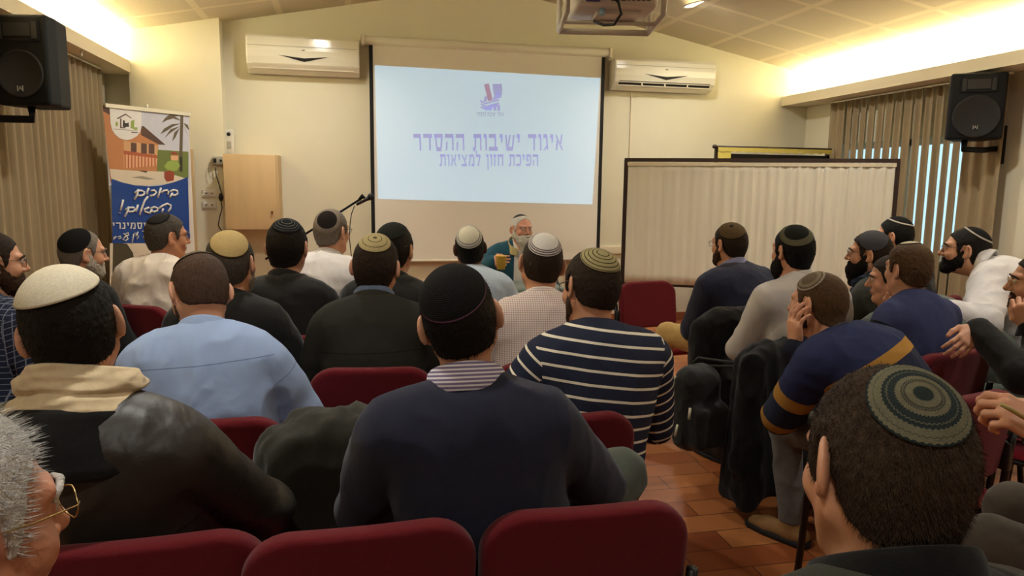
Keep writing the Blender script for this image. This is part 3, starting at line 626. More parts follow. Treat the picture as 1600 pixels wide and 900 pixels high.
curtain('curtain', 4.86, 4.72, 6.85, .04, 2.335, .115, .032, 'brown pleated curtain over the right window with daylight showing between folds', -1, (5.02, 6.6, 2.6, -.70))

# ------------------------------------------------------------------ loudspeakers
SPK = mat('black_speaker_plastic', (13, 13, 13), .65, bump=.3, bscale=300, spec=.25); GRILL = mat('speaker_grille', (15, 14, 14), .6, bump=.8, bscale=700, bdist=.002); METB = mat('black_steel', (18, 18, 18), .4, .6)
def speaker(px, X, yaw, label, wall_x, W_=.365):
    p = onX(px[0], px[1], X); r = thing('loudspeaker', label, 'loudspeaker', tuple(p), yaw, 'wall loudspeakers'); H_, D_ = .485, .30
    bd = MB(); poly_ = [(-W_/2, -D_*.05), (W_/2, -D_*.05), (W_/2*.98, D_*.3), (W_*.3, D_*.95), (-W_*.3, D_*.95), (-W_/2*.98, D_*.3)]
    bd.prism([(x, y) for x, y in poly_], (0, 0, -H_/2), (1, 0, 0), (0, 1, 0), (0, 0, H_)); o = bd.build('cabinet', SPK, r)
    bv = o.modifiers.new('b', 'BEVEL'); bv.width = .018; bv.segments = 3
    MB().lathe([(0, .006), (W_*.389, .010), (W_*.411, .014), (W_*.427, .010), (W_*.427, 0)], (0, -D_*.05, -.075), (0, -1, 0), 48).build('woofer_grille', GRILL, r)
    hn = MB(); hn.prism([(-.12, -.055), (.12, -.055), (.12, .055), (-.12, .055)], (0, -D_*.05-.002, .155), (1, 0, 0), (0, 0, 1), (0, -.006, 0)); hn.prism([(-.075, -.035), (.075, -.035), (.075, .035), (-.075, .035)], (0, -D_*.05-.008, .158), (1, 0, 0), (0, 0, 1), (0, -.004, 0), 1)
    hn.prism([(-.11, -.045), (-.08, -.045), (-.08, .045), (-.11, .045)], (0, -D_*.05-.008, .155), (1, 0, 0), (0, 0, 1), (0, -.006, 0), 1); hn.prism([(.08, -.045), (.11, -.045), (.11, .045), (.08, .045)], (0, -D_*.05-.008, .155), (1, 0, 0), (0, 0, 1), (0, -.006, 0), 1)
    hn.build('horn', [SPK, mat('horn_grey', (28, 28, 26), .5)], r)
    bg = mat('badge_silver', (180, 178, 170), .35, .5)
    bdg = MB(); bdg.box((-.014, -.032, -.155), (.004, .004, .03)); bdg.box((.014, -.032, -.155), (.004, .004, .03)); bdg.build('badge', bg, r)
    t = text_mesh('badge_letter', 'A', .032, bg, r, Matrix.Translation((0, -.032, -.155)) @ Matrix.Rotation(math.pi/2, 4, 'X'))
    br = MB(); dx = (wall_x-p[0]); c, s = math.cos(-yaw), math.sin(-yaw)
    tol = lambda v: (v[0]*c-v[1]*s, v[0]*s+v[1]*c, v[2]); sg = 1 if dx > 0 else -1
    br.tube([tol((0, 0.08, -H_/2-.0)), tol((0, .08, -H_/2-.07)), tol((dx*.5, .10, -H_/2-.07)), tol((dx-sg*.01, .12, -H_/2-.05))], .022, 10)
    br.tube([tol((dx-sg*.02, .12, -H_/2-.17)), tol((dx-sg*.02, .12, -H_/2+.12))], .035, 4)
    br.build('wall_bracket', METB, r)
speaker((34, 94), -1.76, -.22, 'black wall loudspeaker at the upper left beside the long curtain', -2.14, .30)
speaker((1526, 166), 4.55, -.62, 'black wall loudspeaker at the upper right beside the window curtain', 4.94)

# ------------------------------------------------------------------ projector
p = at(962, 13, 3.2); pj = thing('projector', 'grey ceiling projector with cables seen from behind and below', 'projector', tuple(p), -.16)
PJ = mat('projector_grey', (224, 218, 208), .4, var=.04); PJD = mat('projector_panel', (70, 64, 58), .5)
o = MB().box((0, .11, .055), (.36, .30, .115), bev=.018).build('housing', PJ, pj)
MB().box((0, -.040, .055), (.33, .012, .092), bev=.005).build('rear_frame', PJ, pj)
cn = MB(); rng = np.random.RandomState(8)
for i in range(8):
    for j in range(3): cn.box((-.02+i*.022, -.048, .028+j*.026), (.011+.008*rng.rand(), .008, .008+.008*rng.rand()), bev=.001)
cn.build('connectors', PJD, pj)
vg = MB(); vg.box((-.11, -.060, .05), (.062, .03, .075), bev=.006); vg.build('video_plug', mat('vga_blue', (52, 50, 130), .4, var=.5, vscale=60), pj)
MB().box((.02, .10, -.012), (.20, .16, .020), bev=.004).build('bottom_cover', PJ, pj)
MB().lathe([(0, -.0), (.011, -.0), (.013, -.03), (0, -.032)], (-.06, -.005, -.0), (0, 0, 1), 14).build('foot', mat('foot_pale_blue', (150, 190, 215), .3), pj)
fr = MB()
for s in (1, -1): fr.tube([(s*.215, -.0, .20), (s*.215, .0, -.02), (s*.215, .28, -.045), (s*.215, .28, .2)], .014, 4)
fr.tube([(-.215, .28, -.045), (.215, .28, -.045)], .014, 4); fr.tube([(-.215, .14, -.032), (.215, .14, -.032)], .010, 4)
fr.tube([(-.215, .0, .2), (.215, .0, .2)], .012, 4); fr.tube([(-.215, .28, .2), (.215, .28, .2)], .012, 4)
fr.build('cage', PJ, pj)
zc_ = cz(p[0])-p[2]+.02; MB().tube([(0, .14, .11), (0, .14, zc_)], .022, 14).lathe([(.08, zc_-.02), (.08, zc_)], (0, .14, 0), (0, 0, 1), 20).build('ceiling_pole', PLAST_W, pj)
cbm = MB(); cbm.tube([(-.10, -.07, .08), (-.06, -.12, .04), (-.01, -.11, -.0), (.01, -.08, -.04), (-.01, -.03, -.075), (-.05, .0, -.072), (-.09, .03, -.05)], .0065, 8); cbm.tube([(-.02, -.05, .035), (.02, -.09, .02), (.06, -.07, .03), (.075, -.05, .04)], .005, 8); cbm.tube([(-.215, .02, .05), (-.24, -.02, .10), (-.22, .02, .14), (-.17, .0, .14)], .006, 8); cbm.box((-.18, .0, .145), (.08, .03, .03), bev=.005)
cbm.build('cables', CABLE, pj)

# ------------------------------------------------------------------ cloth partition
DKWOOD = mat('dark_brown_wood', (52, 34, 26), .5, var=.2, vscale=12)
pa, pb = at(979, 250, 6.40), at(1403, 251, 5.83); pt_ = (pa[2]+pb[2])/2; PU = pb-pa; PU[2] = 0; PWd = np.linalg.norm(PU); PU /= PWd
pr = thing('folding_partition', 'free-standing partition with gathered cream cloth in a dark wooden frame', 'partition', (pa[0], pa[1], 0), math.atan2(PU[1], PU[0]))
for u in (0, PWd): MB().box((u, 0, pt_/2), (.035, .035, pt_)).box((u, 0, .02), (.05, .45, .04), bev=.008).build('post', DKWOOD, pr)
MB().box((PWd/2, 0, pt_+.0), (PWd+.03, .03, .032)).build('top_rail', DKWOOD, pr)
MB().box((PWd/2, 0.0, .60), (PWd, .02, .02)).build('lower_rail', DKWOOD, pr)
CREAM = curtain_mat('cream_voile', (246, 242, 228), .25); V_, Q_ = [], []; n = 420; zs = np.linspace(.615, pt_-.02, 14); rng = np.random.RandomState(2); ph = np.cumsum(rng.uniform(.3, 1.7, n+1))*.42
for i in range(n+1):
    u = i/n; am = .002+.0055*min(1, max(0, (u-.25)*1.8))
    for z in zs: V_.append((.02+u*(PWd-.04), -.03-am*math.sin(ph[i])-.004*math.sin(ph[i]*.37+z*2), z))
for i in range(n):
    for j in range(13): Q_.append((i*14+j, (i+1)*14+j, (i+1)*14+j+1, i*14+j+1))
o = link('cloth', raw_mesh('cloth', V_, np.array(Q_), mats=[CREAM]), pr); sd = o.modifiers.new('t', 'SOLIDIFY'); sd.thickness = .0015
hm_ = MB().box((PWd/2, -.035, pt_-.035), (PWd-.03, .016, .03)); hm_.build('hem', mat('cream_hem', (226, 216, 190), .9), pr)
# dark display board with a yellow cloth edging, behind the partition
q0, q1 = onY(1117, 229, 6.70), onY(1299, 231, 6.70); zt_ = q0[2]+.0
r = thing('display_board', 'dark board edged with yellow cloth standing behind the partition', 'display board', ((q0[0]+q1[0])/2, 6.70, 0)); w_ = q1[0]-q0[0]
MB().tube([(-w_/2, 0, zt_), (w_/2, 0, zt_)], .012, 10).lathe([(0, .03), (.02, .015), (.02, -.01), (.01, -.02)], (-w_/2, 0, zt_), (-1, 0, 0), 12).build('rod', DKWOOD, r)
YEL = mat('yellow_cloth', (206, 190, 96), .8, var=.1, vscale=20); yc = MB()
pts = [(-w_/2+.03, -.0), (w_/2, 0)]+[(w_/2-(w_-.03)*k/28, -.035-.012*(k % 2)) for k in range(29)]; yc.prism(pts, (0, -.014, zt_-.005), (1, 0, 0), (0, 0, 1), (0, -.004, 0)); yc.prism([(-w_/2+.03, 0), (-w_/2+.17, 0), (-w_/2+.15, -1.0), (-w_/2+.03, -1.0)], (0, -.012, zt_-.005), (1, 0, 0), (0, 0, 1), (0, -.003, 0)); yc.build('edging_cloth', YEL, r)
MB().box((.085, .02, zt_/2-.03), (w_-.19, .03, zt_-.07)).build('panel', mat('black_board', (20, 19, 18), .8), r)
for s in (-1, 1): MB().box((s*(w_/2-.03), .02, zt_/2), (.03, .03, zt_)).box((s*(w_/2-.03), .02, .015), (.04, .4, .03)).build('leg', DKWOOD, r)

# ------------------------------------------------------------------ speaker's table, cup, microphone
TCL = fabric('grey_green_tablecloth', (112, 122, 112), .9)
tx0, tx1, ty0, ty1, tz = .55, 1.48, 4.95, 5.38, .73
r = thing('table', 'small table under a grey green cloth in front of the bearded speaker', 'table', ((tx0+tx1)/2, (ty0+ty1)/2, 0)); hx, hy = (tx1-tx0)/2, (ty1-ty0)/2
MB().box((0, 0, tz-.02), (2*hx-.02, 2*hy-.02, .03), bev=.004).build('tabletop', DKWOOD, r)
for sx in (-1, 1):
    for sy in (-1, 1): MB().box((sx*(hx-.06), sy*(hy-.06), (tz-.03)/2), (.04, .04, tz-.03)).build('leg', METB, r)
V_ = []; Q_ = []; nn = 160; per = []
for k in range(nn):
    t = k/nn*4; sd_ = int(t); f = t-sd_; c_ = [(-hx, -hy), (hx, -hy), (hx, hy), (-hx, hy), (-hx, -hy)]; per.append((c_[sd_][0]+(c_[sd_+1][0]-c_[sd_][0])*f, c_[sd_][1]+(c_[sd_+1][1]-c_[sd_][1])*f))
lv = [(0., 0.0, tz), (.6, 0, tz), (1.0, 0, tz), (1.012, .1, tz-.01), (1.02, .5, tz-.25), (1.03, 1., tz-.52)]
for sc_, w_, z in lv:
    for k, (x, y) in enumerate(per): g = 1+w_*.02*math.sin(k*.75); V_.append((x*sc_*g, y*(sc_+(.015 if sc_ > 1 else 0))*g, z+.004))
for i in range(len(lv)-1):
    for k in range(nn): Q_.append((i*nn+k, i*nn+(k+1) % nn, (i+1)*nn+(k+1) % nn, (i+1)*nn+k))
o = link('tablecloth', raw_mesh('tablecloth', V_, np.array(Q_)[:, ::-1], mats=[TCL])); o.location = r.location; tag(o, 'grey green cloth draped over the speaker table', 'tablecloth'); sd = o.modifiers.new('t', 'SOLIDIFY'); sd.thickness = .002; sd.offset = 1
MICB = mat('mic_black', (16, 16, 16), .45)
mp = lambda x, y, d=5.3: at(x, y, d)
ms = thing('microphone_stand', 'black boom microphone stand reaching up toward the projection screen', 'microphone stand', tuple(mp(430, 394)*[1, 1, 0]))
b0_, b1_ = mp(415, 405), mp(568, 308); jn = b0_+(b1_-b0_)*.12
pl(MB().tube([b0_, b1_], .0085, 10), 'boom', METB, ms); pl(MB().tube([(jn[0], jn[1], .03), jn], .012, 10), 'pole', METB, ms); pl(MB().tube([jn-[.02, .02, 0], jn+[.02, .02, .02]], .022, 10), 'clutch', METB, ms)
for k in range(3): a_ = k*2.094+.4; pl(MB().tube([(jn[0], jn[1], .10), (jn[0]+.28*math.cos(a_), jn[1]+.28*math.sin(a_), .012)], .009, 8), 'leg', METB, ms)
pl(MB().tube([mp(561, 313), mp(566, 305), mp(571, 312)], .012, 8), 'clip', METB, ms)
mc = thing('microphone', 'black handheld microphone clipped on the boom stand', 'microphone', tuple(mp(566, 315)))
m0, m1 = mp(557, 320, 5.28), mp(577, 309, 5.28); ax = m1-m0
pl(MB().tube([m0, m0+ax*.7, m1], [.009, .013, .018], 14), 'body', MICB, mc); pl(MB().tube([m1-ax*.04, m1+ax*.05, m1+ax*.18, m1+ax*.30, m1+ax*.36], [.018, .026, .028, .022, .006], 16), 'grille', mat('mic_mesh', (40, 40, 44), .4, .5, bump=.6, bscale=900), mc)
tag(MB().tube([mp(554, 321, 5.28), mp(549, 335, 5.28), mp(547, 350, 5.28), mp(546, 372, 5.28), mp(549, 400, 5.28), mp(546, 440, 5.28), at(545, 520, 5.28)], .0035, 8).build('microphone_cable', CABLE), 'thin black cable hanging from the microphone', 'cable')
# ------------------------------------------------------------------ people
SKIN = skin_mat('skin', (204, 150, 118)); SKIN_D = skin_mat('skin_brown', (104, 68, 48)); SKIN_R = skin_mat('skin_ruddy', (208, 150, 124))
LIP = mat('lip', (160, 88, 76), .45, var=.1); EYEW = mat('eye_white', (196, 188, 178), .25, var=.02); IRIS = mat('iris', (45, 30, 22), .15, var=.1)
FRAME_DK = mat('spectacle_frame_dark', (30, 26, 24), .35, var=.05); FRAME_GOLD = mat('spectacle_frame_gold', (190, 165, 110), .3, 1., var=.05)
def sphere_quads(c, r, n=6):
    Vs, Fs = [], []
    for ax in range(3):
        for sg in (-1, 1):
            o = len(Vs)
            for i in range(n+1):
                for j in range(n+1):
                    p = [0, 0, 0]; p[ax] = sg; p[(ax+1) % 3] = math.tan((i/n-.5)*math.pi/2)*sg; p[(ax+2) % 3] = math.tan((j/n-.5)*math.pi/2)
                    Vs.append(unit(p)*r+np.array(c))
            for i in range(n):
                for j in range(n):
                    a = o+i*(n+1)+j; Fs.append((a, a+n+1, a+n+2, a+1))
    return np.array(Vs), np.array(Fs)
def skull(Q, t=0.):
    d = d_ell(Q, (0, -.014, .022), (.0765+t, .096+t, .090+t))
    d = smin(d, d_ell(Q, (0, .026, -.028), (.063+t, .064+t, .088+t)), .03)
    d = smin(d, d_ell(Q, (0, -.045, -.02), (.062+t, .056+t, .066+t)), .03)
    return d
def skull_neck(Q, nb, t=0.):
    return smin(skull(Q, t), d_rc(Q, (0, -.022, -.06), nb, .054+t, .060+t), .03)
def face(Q, nb):
    d = skull(Q)
    ax = np.abs(Q[:, 0]); M_ = Q.copy(); M_[:, 0] = ax           # mirrored
    d = smin(d, d_rc(M_, (.052, .004, -.058), (.016, .072, -.104), .022, .020), .022)
    d = smin(d, d_ell(Q, (0, .076, -.106), (.020, .017, .017)), .016)
    d = smin(d, d_ell(M_, (.040, .058, -.034), (.024, .026, .026)), .02)
    d = smin(d, d_rc(M_, (.012, .088, .022), (.048, .070, .022), .008, .009), .014)
    d = smax(d, -d_ell(M_, (.032, .100, .002), (.019, .017, .012)), .010)
    d = smin(d, d_rc(Q, (0, .088, .008), (0, .110, -.030), .0085, .0125), .010)
    d = smin(d, d_sph(M_, (.0125, .097, -.035), .0085), .007)
    d = smin(d, d_ell(Q, (0, .084, -.066), (.026, .013, .016)), .012)
    lu = d_ell(Q, (0, .0945, -.0625), (.021, .0065, .0045)); ll = d_ell(Q, (0, .0935, -.0715), (.018, .0065, .0052))
    d = smin(d, np.minimum(lu, ll), .004)
    d = smin(d, d_sph(M_, (.031, .077, .002), .0138), .004)
    d = smin(d, d_rc(Q, (0, -.022, -.06), nb, .054, .060), .03)
    d = smin(d, d_rc(Q, (0, .03, -.085), np.asarray(nb)+(0, .045, -.01), .036, .040), .03)
    for s in (1, -1):                                               # ears
        R = Rz(.62*s) @ Rx(-.12)
        e = d_ell(Q, (.084*s, -.013, -.010), (.0078, .0210, .0355), R)
        e = smin(e, d_ell(Q, (.078*s, .000, -.037), (.007, .010, .011)), .008)
        e = smax(e, -d_ell(Q, (.092*s, -.006, -.006), (.0080, .0115, .021)), .004)
        d = smin(d, e, .007)
    return d
HAIRLINE = {
 'short': ([-.2, -.085, -.05, -.028, -.012, .006, .016, .024, .034, .044, .064, .085, .2], [-.088, -.084, -.074, -.050, .008, .030, .014, -.022, -.022, .034, .062, .074, .085]),
 'low':   ([-.2, -.085, -.05, -.028, -.012, .006, .016, .024, .034, .044, .064, .085, .2], [-.100, -.096, -.084, -.056, .006, .026, .010, -.032, -.032, .034, .060, .072, .085]),
 'bald':  ([-.2, -.085, -.05, -.028, -.012, .006, .016, .024, .034, .044, .056, .06, .2], [-.098, -.094, -.082, -.055, .005, .026, .012, -.022, -.012, .045, .075, .2, .3]),
}
def hair_fn(nb, h, style, t_top=0.):
    xs, zs = HAIRLINE[style]
    def f(Q):
        d = skull_neck(Q, nb, 0)-h-t_top*np.clip((Q[:, 2]-.03)/.06, 0, 1)
        zb = np.interp(Q[:, 1], xs, zs)
        zb = np.where(Q[:, 1] > .03, zb+.25*np.maximum(0, np.abs(Q[:, 0])-.045), zb)
        return smax(d, (zb-Q[:, 2])*.75, .004)
    return f
def beard_fn(nb, b, ln, full=True):
    def f(Q):
        ax = np.abs(Q[:, 0]); M_ = Q.copy(); M_[:, 0] = ax
        d = smin(skull(Q), d_rc(M_, (.052, .004, -.058), (.016, .072, -.104), .022, .020), .022)
        d = smin(d, d_ell(Q, (0, .080, -.080), (.026, .014, .032)), .016)
        d = smin(d, d_ell(Q, (0, .076, -.108), (.021, .018, .018)), .016)-b
        if ln > 0: d = smin(d, d_rc(Q, (0, .060, -.105), (0, .075, -.115-ln), .044+b, .022+b*.5), .03)
        zt = np.interp(Q[:, 1], [-.02, .012, .03, .05, .065, .08, .2], [-.01, -.004, -.03, -.052, -.055, -.046, -.046])
        d = smax(d, (Q[:, 2]-zt)*.8, .006); d = smax(d, -.004-Q[:, 1], .01)
        d = smax(d, (-.135-ln)-Q[:, 2], .006)
        return smax(d, -d_ell(Q, (0, .100, -.067), (.017, .014, .0055)), .003)
    return f
def shell_cap(fn, c0, axis, alpha, lift, thick, n=72, m=26, droop=0., flat=0.):
    """round skullcap lying on the surface fn: V, quads, cap attribute (turn, radius)"""
    ax = unit(axis); a = np.array([1., 0, 0]); u = unit(a-ax*(a @ ax)); w = np.cross(ax, u)
    th = np.arange(n)/n*2*math.pi; rr = np.linspace(0.012, 1, m)
    D = []
    for r in rr:
        an = alpha*r
        D.append(math.cos(an)*ax[None]+math.sin(an)*(np.cos(th)[:, None]*u+np.sin(th)[:, None]*w))
    D = np.concatenate(D); t = np.full(len(D), .19)
    for _ in range(40):
        P = np.asarray(c0)+D*t[:, None]; t = t-.8*(fn(P.astype(F32))-lift)
    t = t.reshape(m, n)
    t = (t+np.roll(t, 1, 1)+np.roll(t, -1, 1))/3
    t[1:-1] = (t[:-2]+t[1:-1]+t[2:])/3
    if flat:
        t = t-flat*(np.cos(np.linspace(0, 1, m)*math.pi/2)**2)[:, None]
    t2 = t-thick; t2[-1] = t[-1]-thick*.9
    Vo = np.asarray(c0)+D*t.reshape(-1)[:, None]; Vi = np.asarray(c0)+D*t2.reshape(-1)[:, None]
    uv = np.stack([np.tile(th/(2*math.pi), m), np.repeat(rr, n), np.zeros(m*n)], 1)
    q = []; k = m*n
    for i in range(m-1):
        j = np.arange(n); j2 = (j+1) % n
        q.append(np.stack([i*n+j, (i+1)*n+j, (i+1)*n+j2, i*n+j2], 1)); q.append(np.stack([k+i*n+j, k+i*n+j2, k+(i+1)*n+j2, k+(i+1)*n+j], 1))
    j = np.arange(n); j2 = (j+1) % n; i = m-1
    q.append(np.stack([i*n+j, k+i*n+j, k+i*n+j2, i*n+j2], 1))
    V = np.concatenate([Vo, Vi, [Vo[:n].mean(0)], [Vi[:n].mean(0)]]); uv = np.concatenate([uv, uv, [[0, 0, 0]]*2])
    tri = np.concatenate([np.stack([np.full(n, 2*k), j, j2], 1), np.stack([np.full(n, 2*k+1), k+j2, k+j], 1)])
    return V, np.concatenate(q), tri, uv
HANDS = {}
def hand(curl, thumb=.3, spread=.10, side=1, fine=.0032):
    key = (tuple(curl) if hasattr(curl, '__len__') else curl, thumb, spread, side, fine)
    if key in HANDS: return HANDS[key]
    cl = list(curl) if hasattr(curl, '__len__') else [curl*.85, curl, curl*1.05, curl*1.1]
    fing = []; x0 = [-.028, -.0095, .0095, .027]; y0 = [.088, .093, .089, .079]; ln = [.074, .082, .075, .060]; rr = [.0088, .009, .0086, .0076]
    for k in range(4):
        p = V3(x0[k], y0[k], 0); az = (k-1.4)*spread; a = 0.; pts = [p]
        for j, fr in enumerate((.45, .30, .25)):
            a += cl[k]*(1.1, 1.35, .9)[j]; dr = V3(math.sin(az)*math.cos(a), math.cos(az)*math.cos(a), -math.sin(a)); p = p+dr*ln[k]*fr; pts.append(p)
        fing.append((pts, rr[k]))
    tp = [V3(-.020, .018, -.006), V3(-.046, .045, -.012), V3(-.058+.022*thumb, .074, -.018-.012*thumb), V3(-.062+.045*thumb, .100-.006*thumb, -.022-.022*thumb)]
    def fn(P):
        d = d_ell(P, (0, .048, 0), (.041, .052, .0155)); d = smin(d, d_rc(P, (0, -.022, 0), (0, .012, 0), .026, .025), .022)
        d = smin(d, d_ell(P, (-.024, .035, -.010), (.017, .026, .014)), .012)
        for k in range(4): d = smin(d, d_rc(P, (x0[k]*.55, .03, .002), (x0[k], y0[k], .001), .010, .0098), .012)
        ff = None
        for pts, r in fing:
            g = d_rc(P, pts[0], pts[1], r*1.08, r*.98); g = smin(g, d_rc(P, pts[1], pts[2], r, r*.88), .003); g = smin(g, d_rc(P, pts[2], pts[3], r*.9, r*.74), .003)
            ff = g if ff is None else np.minimum(ff, g)
        d = smin(d, ff, .005)
        t = d_rc(P, tp[0], tp[1], .015, .0125); t = smin(t, d_rc(P, tp[1], tp[2], .0120, .0108), .004); t = smin(t, d_rc(P, tp[2], tp[3], .0108, .0085), .004)
        return smin(d, t, .009)
    V, Q = surf(fn, (-.095, -.085, -.13), (.075, .19, .04), fine)
    if side < 0: V = V*[-1, 1, 1]; Q = Q[:, ::-1]
    HANDS[key] = (V, Q); return V, Q
def frame(fdir, pn):
    y = unit(fdir); z = -np.asarray(pn, float); z = unit(z-y*(z @ y)); x = np.cross(y, z); return np.stack([x, y, z], 1)
def ik(S, W, hint, l1, l2):
    v = W-S; d = np.linalg.norm(v); dm = min(d, (l1+l2)*.995); W = S+v/d*dm; d = dm
    a = (l1*l1-l2*l2+d*d)/(2*d); h = math.sqrt(max(l1*l1-a*a, 1e-6)); n = v/np.linalg.norm(v); hp = unit(np.asarray(hint)-n*(np.asarray(hint) @ n))
    return S+n*a+hp*h, W
def wrinkle(V, Nn, amp, f, seed=0., st=(1, 1, 1)):
    P = V*np.asarray(st)*f+seed; a = vnoise(P); b = vnoise(P*2.1+7.3)
    r = (1-np.abs(2*a-1))**2-.4+.45*((1-np.abs(2*b-1))**2-.4)
    return V+Nn*(amp*r)[:, None]
def bez(a, b, c, t): return (1-t)**2*a+2*t*(1-t)*b+t*t*c
def collar_ring(c, axis, back, rx, ry, prof, n=48, gap=0., fine=1):
    """cloth band round a neck; prof = (radius added, height) from inside bottom over the top and down outside"""
    az = unit(axis); y = -unit(np.asarray(back)-az*(np.asarray(back) @ az)); x = np.cross(y, az); V = []
    prof = np.asarray(prof, float); k0 = len(prof); tt_ = np.linspace(0, k0, k0*fine, endpoint=False); i0 = tt_.astype(int); f_ = (tt_-i0)[:, None]; prof = prof[i0]*(1-f_)+prof[(i0+1) % k0]*f_; k = len(prof)
    th = np.linspace(gap, 2*math.pi-gap, n, endpoint=gap > 0) if gap > 0 else np.arange(n)/n*2*math.pi
    if gap > 0: th = np.linspace(gap, 2*math.pi-gap, n)
    for t in th:                       # t = 0 at the throat
        f = math.cos(t)
        for dr, h in prof:
            hh = h*(1-.18*f)-.020*f
            V.append(c+x*math.sin(t)*(rx+dr)+y*f*(ry+dr)+az*(hh+(.010*math.sin(t+.8)+.006*math.sin(2*t) if fine > 1 else 0)))
    Q = []; m = n if gap <= 0 else n-1
    for i in range(m):
        for j in range(k):
            Q.append((i*k+j, ((i+1) % n)*k+j, ((i+1) % n)*k+(j+1) % k, i*k+(j+1) % k))
    return np.array(V), np.array(Q)
SHIRT_COL = [(.000, -.03), (-.002, .0), (.000, .022), (.004, .026), (.008, .022), (.013, .0), (.022, -.026), (.019, -.027), (.009, -.002), (.004, .006)]
CREW_COL = [(-.002, -.014), (-.003, .0), (.000, .008), (.006, .010), (.012, .004), (.015, -.010), (.010, -.018)]
JACK_COL = [(.004, -.03), (.002, .01), (.004, .034), (.009, .038), (.014, .034), (.022, .004), (.038, -.030), (.034, -.033), (.018, .0), (.009, .012)]
STAND_COL = [(.006, -.04), (.010, .0), (.012, .032), (.018, .038), (.024, .032), (.028, -.0), (.034, -.04), (.026, -.045)]
SCARF_COL = [(.004, -.05), (.000, .0), (.004, .04), (.016, .058), (.036, .056), (.048, .036), (.046, .016), (.038, .008), (.050, .0), (.062, -.016), (.068, -.045), (.05, -.09), (.02, -.085)]
COAT_COL = [(.046, -.09), (.046, -.04), (.050, -.004), (.058, .004), (.068, -.002), (.085, -.045), (.105, -.10), (.09, -.11)]
HOOD_COL = [(.01, -.05), (.012, .0), (.022, .018), (.036, .020), (.052, .006), (.07, -.03), (.085, -.065), (.05, -.08)]
COLLARS = dict(shirt=SHIRT_COL, crew=CREW_COL, jacket=JACK_COL, stand=STAND_COL, scarf=SCARF_COL, hood=HOOD_COL, coat=COAT_COL)
BLACKSHOE = mat('shoe_leather_black', (24, 22, 21), .5, var=.1); SOLE_DK = mat('shoe_sole_dark', (20, 19, 18), .8)

